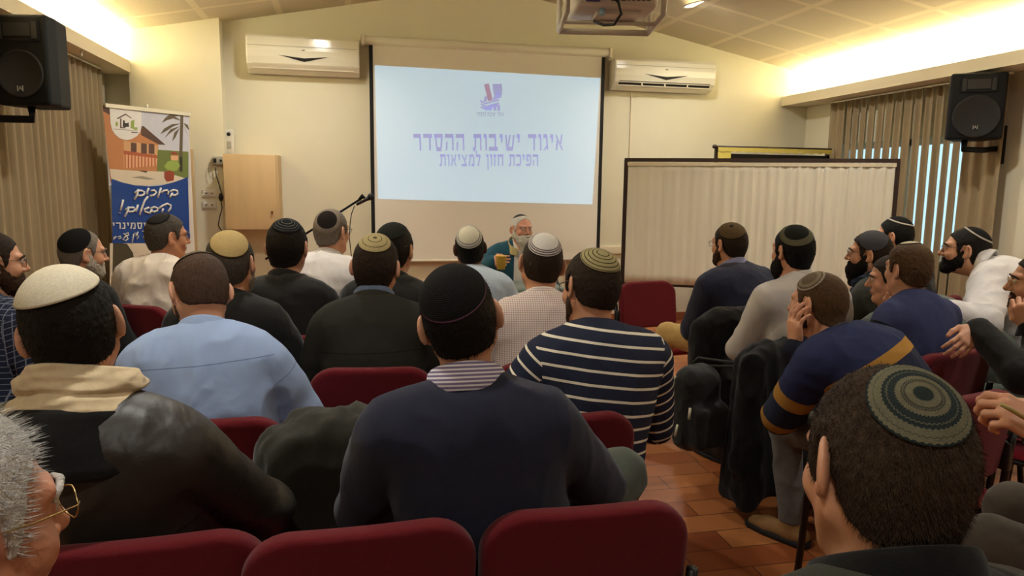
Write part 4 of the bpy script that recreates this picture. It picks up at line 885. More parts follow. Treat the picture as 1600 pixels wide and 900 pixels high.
def person(label, px, d, yaw, top, trou, head=(0, 0, 0), hs=1., off=(0, -.08), skin=None, hair=None, cap=None, beard=None, glasses=None, arms=('lap', 'lap'),
           sw=.178, puff=.012, bulk=1., collar=(), slouch=.03, nk=(-.036, -.106), res=.012, hres=.0045, legs=None, shoe=None, wr=(.006, 11), chair=True, elbow=(.5, .5), brow=None, strands=0, cuff=True, pelz=.575, yoke=0., sleeve=1., group=None, flow=(0, -.5, -.6)):
    skin = skin or SKIN
    yw = math.radians(yaw); Rb = Rz(yw); fw = Rb @ V3(0, 1, 0); rt = Rb @ V3(1, 0, 0); up = V3(0, 0, 1)
    hy, hp, hr = (math.radians(a) for a in head); Rh = Rz(hy) @ Rx(hp) @ Ry(hr)
    Hc = at(px[0], px[1], d)
    H = lambda p: Hc+Rh @ (np.asarray(p, float)*hs)
    Nk = H((0, -.028, -.075))+Rb @ V3(0, *nk)*hs
    P = Nk+Rb @ V3(off[0], off[1], 0); P[2] = pelz
    ctl = (Nk+P)/2-fw*slouch+up*.02
    B = lambda t: bez(P, ctl, Nk, t)
    T = lambda t: unit(bez(P, ctl, Nk, t+.01)-bez(P, ctl, Nk, t-.01))
    def tf(t):
        z = T(t); x = unit(rt-z*(rt @ z)); return np.stack([x, np.cross(z, x), z], 1)
    root0 = V3(P[0], P[1], 0)
    k = bulk; ssc = sw/.178
    Sh = {s: B(.86)+rt*s*sw+T(.86)*.0 for s in (1, -1)}
    thL = .43; kn = {}; an = {}; hipj = {}
    lg = legs or {}
    for s in (1, -1):
        q = lg.get(s, (.14, .42, -.035, .0, -.02))     # knee side, forward, up ; foot side, forward offset from the knee
        if hasattr(q[0], '__len__'): hipj[s] = P+rt*s*.088*k-up*.02; kn[s], an[s] = np.array(q[0]), np.array(q[1]); continue
        hipj[s] = P+rt*s*.088*k+up*(-.02); kn[s] = P+rt*s*q[0]+fw*q[1]+up*q[2]; an[s] = V3(*(kn[s]+rt*s*q[3]+fw*q[4])[:2], q[5] if len(q) > 5 else .095)
    Wr, El, Hd = {}, {}, {}
    for s, a, eo in ((-1, arms[0], elbow[0]), (1, arms[1], elbow[1])):
        if a == 'lap': w = P+rt*s*.115+fw*.29+up*.105; fd = fw*.85-rt*s*.5-up*.25; pn = V3(0, 0, -1); cu = .35
        elif a == 'fold': w = B(.52)+fw*.22-rt*s*.03; fd = -rt*s+up*.15; pn = -fw; cu = .3
        elif a == 'down': w = P+rt*s*.27+fw*.05+up*.06; fd = -up+fw*.2; pn = -rt*s; cu = .4
        else: w, fd, pn, cu = a
        hint = (rt*s*eo[0]+fw*eo[1]+up*eo[2]) if hasattr(eo, '__len__') else rt*s*eo-fw*.45-up*.5
        e, w = ik(Sh[s], np.asarray(w, float), hint, .295*ssc, .265*ssc)
        El[s] = e; Wr[s] = w; Hd[s] = (unit(fd), np.asarray(pn, float), cu)
    # ---- cloth over torso and arms
    def d_torso(X, t):
        R0, R3, R7 = tf(.05), tf(.32), tf(.68)
        dd = d_ell(X, B(.03), (.178*k+t, .130*k+t, .150+t), R0)
        dd = smin(dd, d_ell(X, B(.32)+fw*.008, (.163*k+t, .122*k+t, .17+t), R3), .07)
        dd = smin(dd, d_ell(X, B(.68), (.176*k*ssc+t, .120*k+t, .185+t), R7), .07)
        dd = smin(dd, d_rc(X, Sh[1]-rt*.045-fw*.005, Sh[-1]+rt*.045-fw*.005, .066+t, .066+t), .06)
        for s in (1, -1): dd = smin(dd, d_rc(X, Nk+rt*s*.035-fw*.0-up*.026, Sh[s]+up*.010-rt*s*.02, .044+t, .048+t), .045)
        return dd
    def d_arm(X, s, t, cut=1.):
        e, w = El[s], Wr[s]
        w2 = e+(w-e)*(.97*cut)
        return smin(d_rc(X, Sh[s]-up*.01, e, .062*ssc+t, .047+t), d_rc(X, e, w2, .046+t, .031+t), .02)
    def d_top(X, t):
        return smin(smin(d_torso(X, t), d_arm(X, 1, t, sleeve), .014), d_arm(X, -1, t, sleeve), .014)
    def d_leg(X, s, t):
        return smin(d_rc(X, hipj[s], kn[s], .084*k+t, .058+t), d_rc(X, kn[s], an[s], .055+t, .040+t), .03)
    pts = np.array([*Sh.values(), *El.values(), *Wr.values(), B(0), B(.5), Nk]); m = .17+puff
    lo = np.minimum(pts.min(0), B(.3)-.22)-[.06, .06, .08]-puff; hi = np.maximum(pts.max(0), B(.3)+.22)+[.09, .09, .09]
    bottom = P[2]-.10
    fnt = lambda X: np.maximum(d_top(X, puff), bottom-X[:, 2])
    Vt, Qt = surf(fnt, lo, hi, res)
    Nn = normals(Vt, Qt)
    if wr: Vt = wrinkle(Vt, Nn, wr[0], wr[1], seed=px[0]*.013, st=(1, 1, .8) if len(wr) < 3 else wr[2])
    Xt = Vt.astype(F32); da = np.stack([d_arm(Xt, 1, puff), d_arm(Xt, -1, puff), d_torso(Xt, puff)], 1); who = da.argmin(1)
    tt = np.linspace(-.35, 1.6, 90); cs = np.array([B(q) for q in tt]); ln = np.concatenate([[0], np.cumsum(np.linalg.norm(np.diff(cs, axis=0), axis=1))])
    ln = np.interp(1., tt, ln)-ln
    ax_ = unit(Nk-P); tt2 = (cs-P) @ ax_; od_ = np.argsort(tt2); cs, ln = cs[od_], ln[od_]; pat = np.zeros((len(Vt), 3)); pat[:, 2] = np.interp((Vt-P) @ ax_, (cs-P) @ ax_, ln); pat[:, 0] = (Vt-P) @ rt; pat[:, 1] = (Vt-P) @ fw
    pats = {2: pat}
    for i, s in ((0, 1), (1, -1)):
        X = Vt; e, w, S_ = El[s], Wr[s], Sh[s]; u1, u2 = unit(e-S_), unit(w-e); pa = np.zeros((len(Vt), 3))
        l1 = (X-S_) @ u1; l2 = np.linalg.norm(e-S_)+(X-e) @ u2; pa[:, 2] = 10+np.where((X-e) @ unit(u1+u2) < 0, l1, l2); pa[:, 0] = np.arctan2((X-S_) @ rt, (X-S_) @ fw)*.06; pats[i] = pa
    fc = np.stack([(who[Qt] == i).sum(1) for i in range(3)], 1).argmax(1)
    pat = np.stack([pats[i] for i in range(3)])[np.repeat(fc, 4), Qt.ravel()]      # per face corner: sleeve and trunk keep their own pattern
    rl = root0
    root = thing('person', label, 'person', tuple(rl), group=group)
    link('garment_top', raw_mesh('garment_top', Vt-rl, Qt, mats=[top], attrs={'pat': pat}), root)
    # ---- trousers and shoes
    def d_tr(X):
        dd = d_ell(X, B(.02)-up*.02, (.182*k, .135*k, .12), tf(.05))
        for s in (1, -1): dd = smin(dd, d_leg(X, s, .010), .035)
        return np.maximum(dd, .085-X[:, 2])
    pl = np.array([P, *kn.values(), *an.values()]); rr_ = max(.015, res*1.2) if not legs else max(.010, res)
    Vl, Ql = surf(d_tr, pl.min(0)-[.22, .22, .12], pl.max(0)+[.22, .22, .17], rr_)
    if len(Vl):
        Vl = wrinkle(Vl, normals(Vl, Ql), .006, 13, 3.)
        link('trousers', raw_mesh('trousers', Vl-rl, Ql, mats=[trou]), root)
    for s in (1, -1):
        f2 = unit(V3(*(fw+rt*s*.25)[:2], 0)); a = an[s]; g = V3(a[0], a[1], a[2]-.095)
        def d_sh(X):
            dd = d_rc(X, g-f2*.045+up*.042, g+f2*.10+up*.036, .038, .036); dd = smin(dd, d_rc(X, g+f2*.10+up*.034, g+f2*.165+up*.028, .036, .028), .02)
            dd = smin(dd, d_rc(X, g+up*.05, g+up*.095, .044, .046), .02); return np.maximum(np.maximum(dd, g[2]+.012-X[:, 2]), X[:, 2]-g[2]-.105)
        def d_so(X):
            dd = np.minimum(d_rc(X*[1, 1, 0], (g-f2*.045)*[1, 1, 0], (g+f2*.10)*[1, 1, 0], .044, .046), d_rc(X*[1, 1, 0], (g+f2*.10)*[1, 1, 0], (g+f2*.172)*[1, 1, 0], .046, .034))
            return np.maximum(dd, np.abs(X[:, 2]-g[2]-.013)-.012)
        b0, b1 = g-[.14, .14, .01], g+[.14, .14, .13]; b0 = np.minimum(b0, g+f2*.17-[.06, .06, .01]); b1 = np.maximum(b1, g+f2*.17+[.06, .06, .1])
        sm = shoe or (BLACKSHOE, SOLE_DK)
        V1, Q1 = surf(d_sh, b0, b1, .010); V2, Q2 = surf(lambda X: d_so(X).astype(F32), b0, b1, .008)
        o = link('shoe', raw_mesh('shoe', V1-rl, Q1, mats=[sm[0]]), root); link('sole', raw_mesh('sole', V2-rl, Q2, mats=[sm[1]]), o)
    # ---- the body itself: head with face, neck, trunk, limbs, hands
    nb = Rh.T @ (Nk+fw*.028-Hc)/hs
    fhd = lambda Q: face(Q, nb)
    lo_h = np.minimum((-.115, -.135, -.15), nb-.07); hi_h = np.maximum((.115, .135, .125), nb+.07)
    Vh, Qh = surf(fhd, lo_h, hi_h, hres)
    cen = Vh[Qh].mean(1).astype(F32); mi = np.where(np.minimum(d_ell(cen, (0, .0945, -.0625), (.021, .0085, .005)), d_ell(cen, (0, .0935, -.0715), (.018, .0085, .0056))) < .0012, 1, 0)
    isl = [(Hc+(Vh*hs) @ Rh.T, Qh, mi)]
    for s in (1, -1):
        Ve, Qe = sphere_quads((.031*s, .0795, .002), .0125); isl.append((Hc+(Ve*hs) @ Rh.T, Qe, np.full(len(Qe), 2)))
        Ve, Qe = sphere_quads((.031*s, .0868, .002), .0058); isl.append((Hc+(Ve*hs) @ Rh.T, Qe, np.full(len(Qe), 3)))
    def d_body(X):
        dd = d_torso(X, -.022)
        for s in (1, -1):
            dd = smin(dd, d_arm(X, s, -.014), .02); dd = smin(dd, d_leg(X, s, -.012), .03)
        return dd
    ap = np.concatenate([pts, pl]); Vb, Qb = surf(d_body, ap.min(0)-[.2, .2, .12], ap.max(0)+[.2, .2, .12], .022)
    isl.append((Vb, Qb, np.zeros(len(Qb), int)))
    for s in (1, -1):
        fd, pn, cu = Hd[s]; thb = .3
        if isinstance(cu, tuple): cu, thb = cu
        V_, Q_ = hand(cu, thb, side=s, fine=.0034 if d < 3.2 else .0048)
        R = frame(fd, pn); isl.append((Wr[s]+(V_*1.02) @ R.T, Q_, np.zeros(len(Q_), int)))
    o = 0; VV, QQ, MM = [], [], []
    for V_, Q_, m_ in isl: VV.append(V_-rl); QQ.append(Q_+o); MM.append(m_); o += len(V_)
    link('body', raw_mesh('body', np.concatenate(VV), np.concatenate(QQ), matidx=np.concatenate(MM), mats=[skin, LIP, EYEW, IRIS]), root)
    toW = lambda V_: Hc+(np.asarray(V_)*hs) @ Rh.T-rl
    # ---- hair, beard, brows
    if cap and cap[1][0] == 'px':
        rd = ray(cap[1][1], cap[1][2]); c_ = H((0, -.014, .022)); ro = CO-c_; bb_ = rd @ ro; aa_ = rd @ rd; ds = bb_*bb_-aa_*(ro @ ro-(.101*hs)**2); t_ = (-bb_-math.sqrt(max(ds, 0)))/aa_
        cap = (cap[0], tuple(Rh.T @ (CO+rd*t_-c_)))+tuple(cap[2:])
    hm = None; base = lambda Q: skull_neck(Q, nb)
    if hair:
        hm, hh, style = hair[0], hair[1], hair[2]
        hf = hair_fn(nb, hh, style, hair[3] if len(hair) > 3 else 0.)
        Vr, Qr = surf(hf, (-.11, -.135, -.125), (.11, .115, .145), hres)
        nr = normals(Vr, Qr); Vr = Vr+nr*((vnoise(Vr*170)-.5)*min(.004, hh*.5))[:, None]
        F3 = None; VA = Vr
        if strands:
            rng = np.random.RandomState(5); ids_ = rng.randint(0, len(Vr), strands)
            if cap: cd = Vr[ids_]-(0, -.014, .022); cd /= np.linalg.norm(cd, axis=1)[:, None]; ids_ = ids_[cd @ unit(cap[1]) < math.cos(math.radians(cap[2]-1))]; strands = len(ids_)
            ids_ = ids_; p0 = Vr[ids_]+rng.normal(0, .0015, (strands, 3)); n0 = nr[ids_]
            fl = unit(flow); dr = n0*.55+fl+rng.normal(0, .30, (strands, 3)); dr /= np.linalg.norm(dr, axis=1)[:, None]
            if len(hair) > 4: L_ = hair[4]
            else: L_ = hh*1.3
            L_ = L_*rng.uniform(.6, 1.1, strands); sd = np.cross(dr, n0); sd /= np.linalg.norm(sd, axis=1)[:, None]+1e-9; wd = .0004
            p1 = p0+dr*(L_*.55)[:, None]; p2 = p1+(dr*.8+fl*.5)*(L_*.5)[:, None]
            SV = np.stack([p0-sd*wd-n0*.002, p0+sd*wd-n0*.002, p1+sd*wd*.8, p1-sd*wd*.8, p2], 1).reshape(-1, 3); b_ = len(Vr)+np.arange(strands)*5
            Qr = np.concatenate([Qr, np.stack([b_, b_+1, b_+2, b_+3], 1)]); F3 = np.stack([b_+3, b_+2, b_+4], 1); VA = np.concatenate([Vr, SV])
        link('hair', raw_mesh('hair', toW(VA), Qr, F3, mats=[hm]), root)
        base = lambda Q: np.minimum(skull_neck(Q, nb)-hh-(hair[3] if len(hair) > 3 else 0.)*np.clip((Q[:, 2]-.03)/.06, 0, 1), skull_neck(Q, nb)) if style != 'bald' else skull_neck(Q, nb)-hh*.6
    if beard:
        bm_, bb, bl = beard
        Vr, Qr = surf(beard_fn(nb, bb, bl), (-.10, -.02, -.17-bl), (.10, .135, .02), hres)
        nr = normals(Vr, Qr); Vr = Vr+nr*((vnoise(Vr*150)-.5)*min(.006, bb))[:, None]
        link('beard', raw_mesh('beard', toW(Vr), Qr, mats=[bm_]), root)
    if brow:
        mb = MB()
        for s in (1, -1): mb.tube([toW([p])[0] for p in ((.012*s, .0985, .0240), (.028*s, .0970, .0245), (.044*s, .086, .0195), (.053*s, .075, .0115))], [.003, .0042, .0036, .002], 6)
        mb.build('eyebrows', brow, root)
    if glasses:
        g = MB(); W1 = lambda p: toW([p])[0]; gr = .0011*hs*(1 if d > 1 else .7)
        for s in (1, -1):
            g.tube([W1((.034*s+.023*math.cos(a)*(1-.1*abs(math.sin(a))), .1045-.25*abs(abs(.034+s*.023*math.cos(a)*s)-.034)*0-.35*max(0, abs(.034*s+.023*math.cos(a))-.035), .000+.016*math.sin(a))) for a in np.linspace(0, 2*math.pi, 24, endpoint=False)], gr, 6, closed=True)
            g.tube([W1((.057*s, .098, .006)), W1((.070*s, .088, .008)), W1((.0785*s, .04, .008)), W1((.0815*s, .0, .010)), W1((.081*s, -.016, -.004))], gr*1.15, 6)
        g.tube([W1((-.0115, .105, .004)), W1((0, .1105, .007)), W1((.0115, .105, .004))], gr, 6)
        g.build('spectacles', glasses, root)
    # ---- skullcap
    if cap:
        cm, ax, al = cap[0], cap[1], cap[2]; lift = cap[3] if len(cap) > 3 else .003; fl_ = cap[4] if len(cap) > 4 else 0.
        Vc, Qc, Tc, uv = shell_cap(base, (0, -.014, .022), ax, math.radians(al), lift, .003, flat=fl_)
        link('skullcap', raw_mesh('skullcap', toW(Vc), Qc, Tc, mats=[cm], attrs={'cap': uv}), root)
    # ---- collars
    nax = unit(H((0, -.024, -.06))-(Nk-up*.03)); cc = Nk+fw*.026+up*.006
    for kind, cmat, sc, dz in collar:
        if kind in ('shirt', 'jacket', 'crew'): sc *= 1.06; dz += .016 if kind != 'crew' else .010
        Vc, Qc = collar_ring(cc+nax*dz, nax, -fw, .064*sc*hs, .070*sc*hs, COLLARS[kind], 96 if kind in ('scarf', 'hood', 'coat') else 48, .35 if kind in ('shirt', 'jacket', 'hood', 'coat') else 0., 4 if kind in ('scarf', 'hood', 'coat') else 1)
        pt = np.stack([np.zeros(len(Vc)), np.zeros(len(Vc)), (Vc-cc) @ nax], 1)
        if kind in ('scarf', 'hood', 'coat'):
            nn = Vc-cc; nn -= nax*((nn @ nax)[:, None]); nn /= np.linalg.norm(nn, axis=1)[:, None]; Vc = wrinkle(Vc, nn, .020 if kind == 'scarf' else .006, 11, 1.7, (.7, .7, 2.6))
        ob = link({'scarf': 'scarf', 'hood': 'hood', 'crew': 'neckband'}.get(kind, 'collar'), raw_mesh('collar', Vc-rl, Qc, mats=[cmat], attrs={'pat': pt}), root)
        if kind in ('scarf', 'hood', 'stand', 'jacket'):
            md = ob.modifiers.new('s', 'SUBSURF'); md.levels = md.render_levels = 1
    return dict(root=root, P=P, yaw=yw, fw=fw, rt=rt, Hc=Hc, Nk=Nk, Wr=Wr, Hd=Hd, kn=kn)
# ------------------------------------------------------------------ chairs
BURG = fabric('burgundy_upholstery', (96, 20, 27), .9, .5, 350, .1, .12); BURGS = fabric('burgundy_seat', (140, 34, 48), .9, .5, 350, .1, .12)
TUBE = mat('black_chair_tube', (22, 20, 20), .4, .3)
CHAIR = {}
def chair_meshes():
    def d_back(X):
        x, y, z = X[:, 0], X[:, 1], X[:, 2]
        yy = y+.20+(z-.52)*.12-.32*x*x
        qz = np.where(z > .70, (z-.865)+.10, -(z-.52)+.05-.0); rr = np.where(z > .70, .10, .05)
        qx2 = np.abs(x)-(.226-rr)
        d2 = np.sqrt(np.maximum(qx2, 0)**2+np.maximum(qz, 0)**2)+np.minimum(np.maximum(qx2, qz), 0)-rr
        w = np.abs(yy)-.010
        return (np.sqrt(np.maximum(d2+.018, 0)**2+np.maximum(w, 0)**2)+np.minimum(np.maximum(d2+.018, w), 0)-.018).astype(F32)
    V, Q = surf(d_back, (-.25, -.31, .47), (.25, -.08, .92), .0075); CHAIR['backrest'] = raw_mesh('backrest', V, Q, mats=[BURG])
    def d_seat(X):
        q = X.copy(); q[:, 2] = q[:, 2]-.43+.25*(q[:, 0]**2)*.3
        return d_box(q, (0, .0, 0), (.225, .215, .034), r=.03).astype(F32)
    V, Q = surf(d_seat, (-.26, -.25, .37), (.26, .25, .49), .009); CHAIR['seat'] = raw_mesh('seat', V, Q, mats=[BURGS])
chair_meshes()
_c = []
def chair(loc, yaw, label, group='burgundy stacking chairs'):
    r = thing('chair', label, 'chair', (loc[0], loc[1], 0), yaw, group); r.scale = (1, 1, .93)
    if not _c:
        link('seat', CHAIR['seat'], r); link('backrest', CHAIR['backrest'], r); _c.append(r)
        for s in (-1, 1):
            MB().tube([(s*.232, -.275, .0), (s*.232, -.245, .25), (s*.232, -.225, .44), (s*.232, -.235, .62), (s*.232, -.243, .70)], .013, 10).build('leg', TUBE, r)
            MB().tube([(s*.232, .215, .0), (s*.232, .19, .40), (s*.228, .16, .415), (s*.228, -.22, .405)], .013, 10).build('leg', TUBE, r)
            MB().box((s*.226, -.222, .60), (.030, .05, .11), bev=.008).build('bracket', DKTRIM, r)
        MB().tube([(-.23, -.18, .39), (.23, -.18, .39)], .010, 8).build('stretcher', TUBE, r)
    else:
        for ch in _c[0].children: copy_tree(ch, r)
    return r
def seat_for(p, label, dx=0., dy=0., yaw=None):
    yw = p['yaw'] if yaw is None else math.radians(yaw); R = Rz(yw); o = p['P']-R @ V3(dx, -.035+dy, 0); return chair(o, yw, label)

# ------------------------------------------------------------------ cloths and caps
G = {}
G['leather'] = mat('black_leather', (44, 39, 34), .42, var=.25, vscale=18, bump=.18, bscale=330, bdist=.0015, spec=.4)
G['navy_knit'] = fabric('navy_knit', (38, 40, 56), .95, .5, 700, .12)
G['blue_shirt'] = fabric('light_blue_shirt', (150, 170, 205), .85, .3, 600, .1, .06)
G['black_jacket'] = fabric('black_jacket', (27, 26, 24), .85, .35, 400, .1)
G['charcoal_blazer'] = fabric('charcoal_blazer', (42, 41, 36), .9, .35, 500, .1)
G['black_shirt'] = fabric('black_shirt', (30, 29, 28), .9)
G['white_shirt'] = fabric('white_shirt', (208, 203, 200), .85, .3, 500, .1, .05)
G['offwhite_shirt'] = fabric('off_white_shirt', (206, 194, 180), .85, .3, 500, .1, .06)
G['pale_blue_shirt'] = fabric('pale_blue_shirt', (178, 192, 206), .85, .3, 500, .1, .06)
G['grey_shirt'] = fabric('pale_grey_shirt', (186, 180, 174), .85, .3, 500, .1, .06)
G['navy_sweater'] = fabric('dark_navy_sweater', (40, 42, 58), .95, .4, 600, .12)
G['navy_sweater2'] = fabric('navy_blue_sweater', (52, 56, 86), .95, .4, 600, .12)
G['teal_coat'] = fabric('teal_coat', (40, 84, 100), .85, .3, 400, .1)
G['olive_dark'] = fabric('dark_olive_cloth', (48, 48, 40), .9, .4, 350, .1)
def open_coat(name, coat, shirt):
    m = coat.copy(); m.name = name; nt = m.node_tree; b = nt.nodes['Principled BSDF']; src = b.inputs['Base Color'].links[0].from_socket
    at_ = N(nt, 'ShaderNodeAttribute', attribute_name='pat'); sp = N(nt, 'ShaderNodeSeparateXYZ'); L(nt, at_.outputs['Vector'], sp.inputs[0])
    k = math_(nt, 'MULTIPLY', math_(nt, 'LESS_THAN', math_(nt, 'ABSOLUTE', sp.outputs[0]), .058), math_(nt, 'MULTIPLY', math_(nt, 'GREATER_THAN', sp.outputs[1], .04), math_(nt, 'LESS_THAN', sp.outputs[2], 5.)))
    L(nt, mixcol(nt, k, src, rgb(*shirt)), b.inputs['Base Color']); return m
G['teal_open'] = open_coat('teal_coat_open', G['teal_coat'], (222, 220, 214))
G['greygreen'] = fabric('grey_green_sweater', (92, 98, 88), .95, .4, 600, .12)
G['black_wool'] = fabric('black_wool', (22, 21, 20), .95, .4, 500, .1)
G['striped'] = stripe_mat('striped_jersey', (40, 44, 62), (226, 218, 196), .042, .19)
G['check'] = stripe_mat('checked_shirt', (224, 212, 204), (176, 150, 144), .0085, .26, cross=.0085)
G['blue_check'] = stripe_mat('dark_check_shirt', (38, 44, 62), (120, 126, 140), .022, .12, cross=.022)
G['stripe_collar'] = stripe_mat('striped_collar_cloth', (128, 116, 150), (226, 222, 226), .0085, .45)
G['mustard'] = pat_mat('navy_mustard_sweater', (44, 50, 84), [(.095, .140, (164, 120, 54)), (.140, .9, (36, 40, 62)), (10.15, 10.205, (164, 120, 54)), (10.205, 10.30, (40, 44, 60)), (10.30, 10.345, (154, 112, 50)), (10.345, 11, (32, 34, 48))])
G['two_tone'] = pat_mat('navy_black_sweater', (54, 58, 90), [(10.03, 11.5, (26, 26, 32))])
TR = {k: fabric('trousers_'+k, c, .9, .35, 500) for k, c in dict(black=(30, 29, 30), grey=(98, 94, 88), khaki=(190, 156, 96), greygreen=(74, 80, 72), navy=(40, 42, 54), brown=(74, 66, 58)).items()}
TAN_SHOE = (mat('tan_suede', (150, 112, 66), .8, bump=.3), SOLE_DK); GREY_SHOE = (mat('grey_trainer', (52, 52, 54), .8, bump=.3), mat('cream_sole', (214, 204, 176), .7))
HB = hair_mat('hair_black', (30, 24, 19)); HDB = hair_mat('hair_dark_brown', (46, 34, 24)); HBR = hair_mat('hair_brown', (86, 64, 42)); HG = hair_mat('hair_grey', (120, 110, 98)); HGD = hair_mat('hair_dark_grey', (74, 66, 56)); HW = hair_mat('hair_white', (222, 214, 204)); HJET = hair_mat('hair_jet', (20, 18, 16))
BB = hair_mat('beard_black', (30, 24, 19), .8); BBR = hair_mat('beard_brown', (62, 42, 28), .8); BW_ = hair_mat('beard_white', (206, 200, 186), .8); BG = hair_mat('beard_grey', (176, 166, 150), .8); BSTUB = hair_mat('beard_stubble', (72, 54, 42), .9)
K = {}
K['white_satin'] = cap_mat('cap_white_satin', [(0, (224, 214, 188)), (.96, (206, 196, 168))], rough=.6, bump=.05)
K['black_purple'] = cap_mat('cap_black_purple_rim', [(0, (26, 25, 24)), (.965, (118, 84, 110))], bump=.3)
K['sage'] = cap_mat('cap_sage_rings', [(0, (62, 74, 72)), (.17, (158, 152, 122)), (.30, (78, 80, 74)), (.325, (158, 152, 122)), (.345, (84, 84, 78)), (.37, (160, 154, 124)), (.47, (66, 78, 78)), (.60, (140, 140, 116)), (.625, (66, 78, 78)), (.70, (160, 156, 126)), (.84, (88, 92, 84)), (.855, (160, 156, 126)), (.95, (66, 76, 74))], (.012, 46), knit=150, bump=.9)
K['grey_taupe'] = cap_mat('cap_taupe_striped', [(0, (92, 80, 66)), (.80, (52, 44, 38)), (.84, (146, 130, 106)), (.93, (60, 50, 42))])
K['beige'] = cap_mat('cap_beige', [(0, (198, 172, 116)), (.97, (180, 154, 100))], bump=.25)
K['black_white_lines'] = cap_mat('cap_black_white_lines', [(0, (24, 24, 24)), (.30, (130, 128, 120)), (.325, (24, 24, 24)), (.50, (130, 128, 120)), (.52, (24, 24, 24)), (.68, (130, 128, 120)), (.70, (24, 24, 24)), (.84, (130, 128, 120)), (.855, (24, 24, 24))])
K['black_grey_rim'] = cap_mat('cap_black_taupe_rim', [(0, (38, 32, 28)), (.68, (142, 130, 114))])
K['beige_rings'] = cap_mat('cap_beige_dark_rings', [(0, (92, 84, 62)), (.12, (190, 172, 122)), (.36, (62, 54, 36)), (.40, (190, 172, 122)), (.70, (62, 54, 36)), (.735, (190, 172, 122))])
K['dark_green'] = cap_mat('cap_dark_green', [(0, (36, 38, 32)), (.9, (44, 46, 38))])
K['white_grey_rim'] = cap_mat('cap_white_grey_rim', [(0, (226, 220, 196)), (.72, (140, 140, 140)), (.80, (226, 220, 200)), (.86, (140, 140, 140)), (.94, (220, 214, 196))])
K['white_stripes'] = cap_mat('cap_white_dark_stripes', [(0, (234, 230, 222)), (.70, (84, 66, 66)), (.745, (226, 218, 212)), (.79, (110, 94, 92)), (.85, (226, 218, 212)), (.90, (96, 78, 76)), (.95, (226, 218, 212))], bump=.2)
K['olive_rings'] = cap_mat('cap_olive_dark_rings', [(0, (184, 172, 122)), (.24, (62, 56, 38)), (.28, (184, 172, 122)), (.42, (62, 56, 38)), (.46, (184, 172, 122)), (.60, (62, 56, 38)), (.64, (184, 172, 122)), (.77, (62, 56, 38)), (.81, (184, 172, 122)), (.93, (74, 68, 50)), (.96, (176, 164, 118))])
K['brown'] = cap_mat('cap_brown_rings', [(0, (50, 38, 26)), (.14, (104, 84, 56)), (.40, (86, 68, 46)), (.43, (104, 84, 56)), (.62, (86, 68, 46)), (.65, (104, 84, 56)), (.82, (86, 68, 46)), (.85, (104, 84, 56))])
K['black_green_rim'] = cap_mat('cap_black_grey_green_rim', [(0, (34, 36, 30)), (.66, (104, 102, 80))])
K['beige_grey'] = cap_mat('cap_mixed_beige', [(0, (120, 104, 84)), (.55, (150, 136, 112)), (.78, (92, 78, 64)), (.86, (170, 156, 134))], (.02, 20))
K['grey_plain'] = cap_mat('cap_slate_grey', [(0, (74, 72, 74)), (.95, (66, 64, 66))], bump=.2)
K['black_white_rim'] = cap_mat('cap_black_white_rim', [(0, (28, 26, 25)), (.89, (190, 178, 160))], bump=.3)
K['white_dark_rim'] = cap_mat('cap_small_white', [(0, (206, 196, 166)), (.90, (30, 28, 26))], bump=.3)
K['black_velvet'] = cap_mat('cap_black_velvet', [(0, (24, 23, 22)), (.96, (40, 38, 36))], bump=.1)
K['grey_dark'] = cap_mat('cap_dark_grey_knit', [(0, (50, 46, 42)), (.85, (34, 31, 29))])

# ------------------------------------------------------------------ the audience
PP = {}
_lt = (44, 39, 34); _sm = (22, 20, 18)
G['leather'] = pat_mat('black_leather_seamed', _lt, [(.205, .209, _sm), (.30, .304, _sm), (.335, .338, _sm), (.43, .434, _sm), (10.12, 10.123, _sm), (10.22, 10.223, _sm), (10.32, 10.323, _sm)], rough=.44, bump=.2)
G['leather'].node_tree.nodes['Principled BSDF'].inputs['Specular IOR Level'].default_value = .4
G['blue_shirt'] = pat_mat('light_blue_shirt_seamed', (150, 170, 205), [(.040, .0425, (104, 120, 152)), (10.045, 10.0475, (112, 128, 160))], rough=.85)
G['charcoal_blazer'] = pat_mat('charcoal_blazer_seamed', (42, 41, 36), [(.13, .133, (24, 23, 21)), (.30, .303, (24, 23, 21))])
for k_, v_ in (('blue_shirt', 0.25), ('black_jacket', 0.28), ('charcoal_blazer', 0.25), ('black_shirt', 0.22), ('white_shirt', 0.25), ('offwhite_shirt', 0.28), ('pale_blue_shirt', 0.22), ('grey_shirt', 0.25), ('teal_coat', 0.25), ('navy_knit', 0.15), ('navy_sweater', 0.17), ('navy_sweater2', 0.17), ('greygreen', 0.17), ('leather', 0.28), ('olive_dark', 0.22), ('striped', 0.12), ('check', 0.19), ('blue_check', 0.19), ('mustard', 0.14), ('two_tone', 0.14), ('black_wool', 0.22)):
    folds(G[k_].node_tree, G[k_].node_tree.nodes['Principled BSDF'], v_*1.7)
for m_ in TR.values(): folds(m_.node_tree, m_.node_tree.nodes['Principled BSDF'], .25)
PP[3] = person('person in a navy sweater and striped collar with a purple-edged black skullcap, centre foreground', (718, 495), 1.64, -4, G['navy_knit'], TR['greygreen'], head=(-9, -6, -13), hs=.99,
    off=(.06, .06), hair=(HB, .006, 'short', .002, .007), cap=(K['black_purple'], ('px', 694, 432), 60), sw=.180, puff=.016, bulk=1.04, collar=(('shirt', G['stripe_collar'], 1.16, .022), ('crew', G['navy_knit'], 1.36, -.026)), res=.008, hres=.0035,
    nk=(-.036, -.120), wr=(.010, 7), strands=6000, arms=('lap', 'lap'), elbow=(.9, 1.3), legs={1: (at(968, 742, 2.0), at(968, 742, 2.0)*[1, 1, 0]+V3(-.05, .12, .095)), -1: (.2, .40, -.03, .0, -.02)}, pelz=.565)
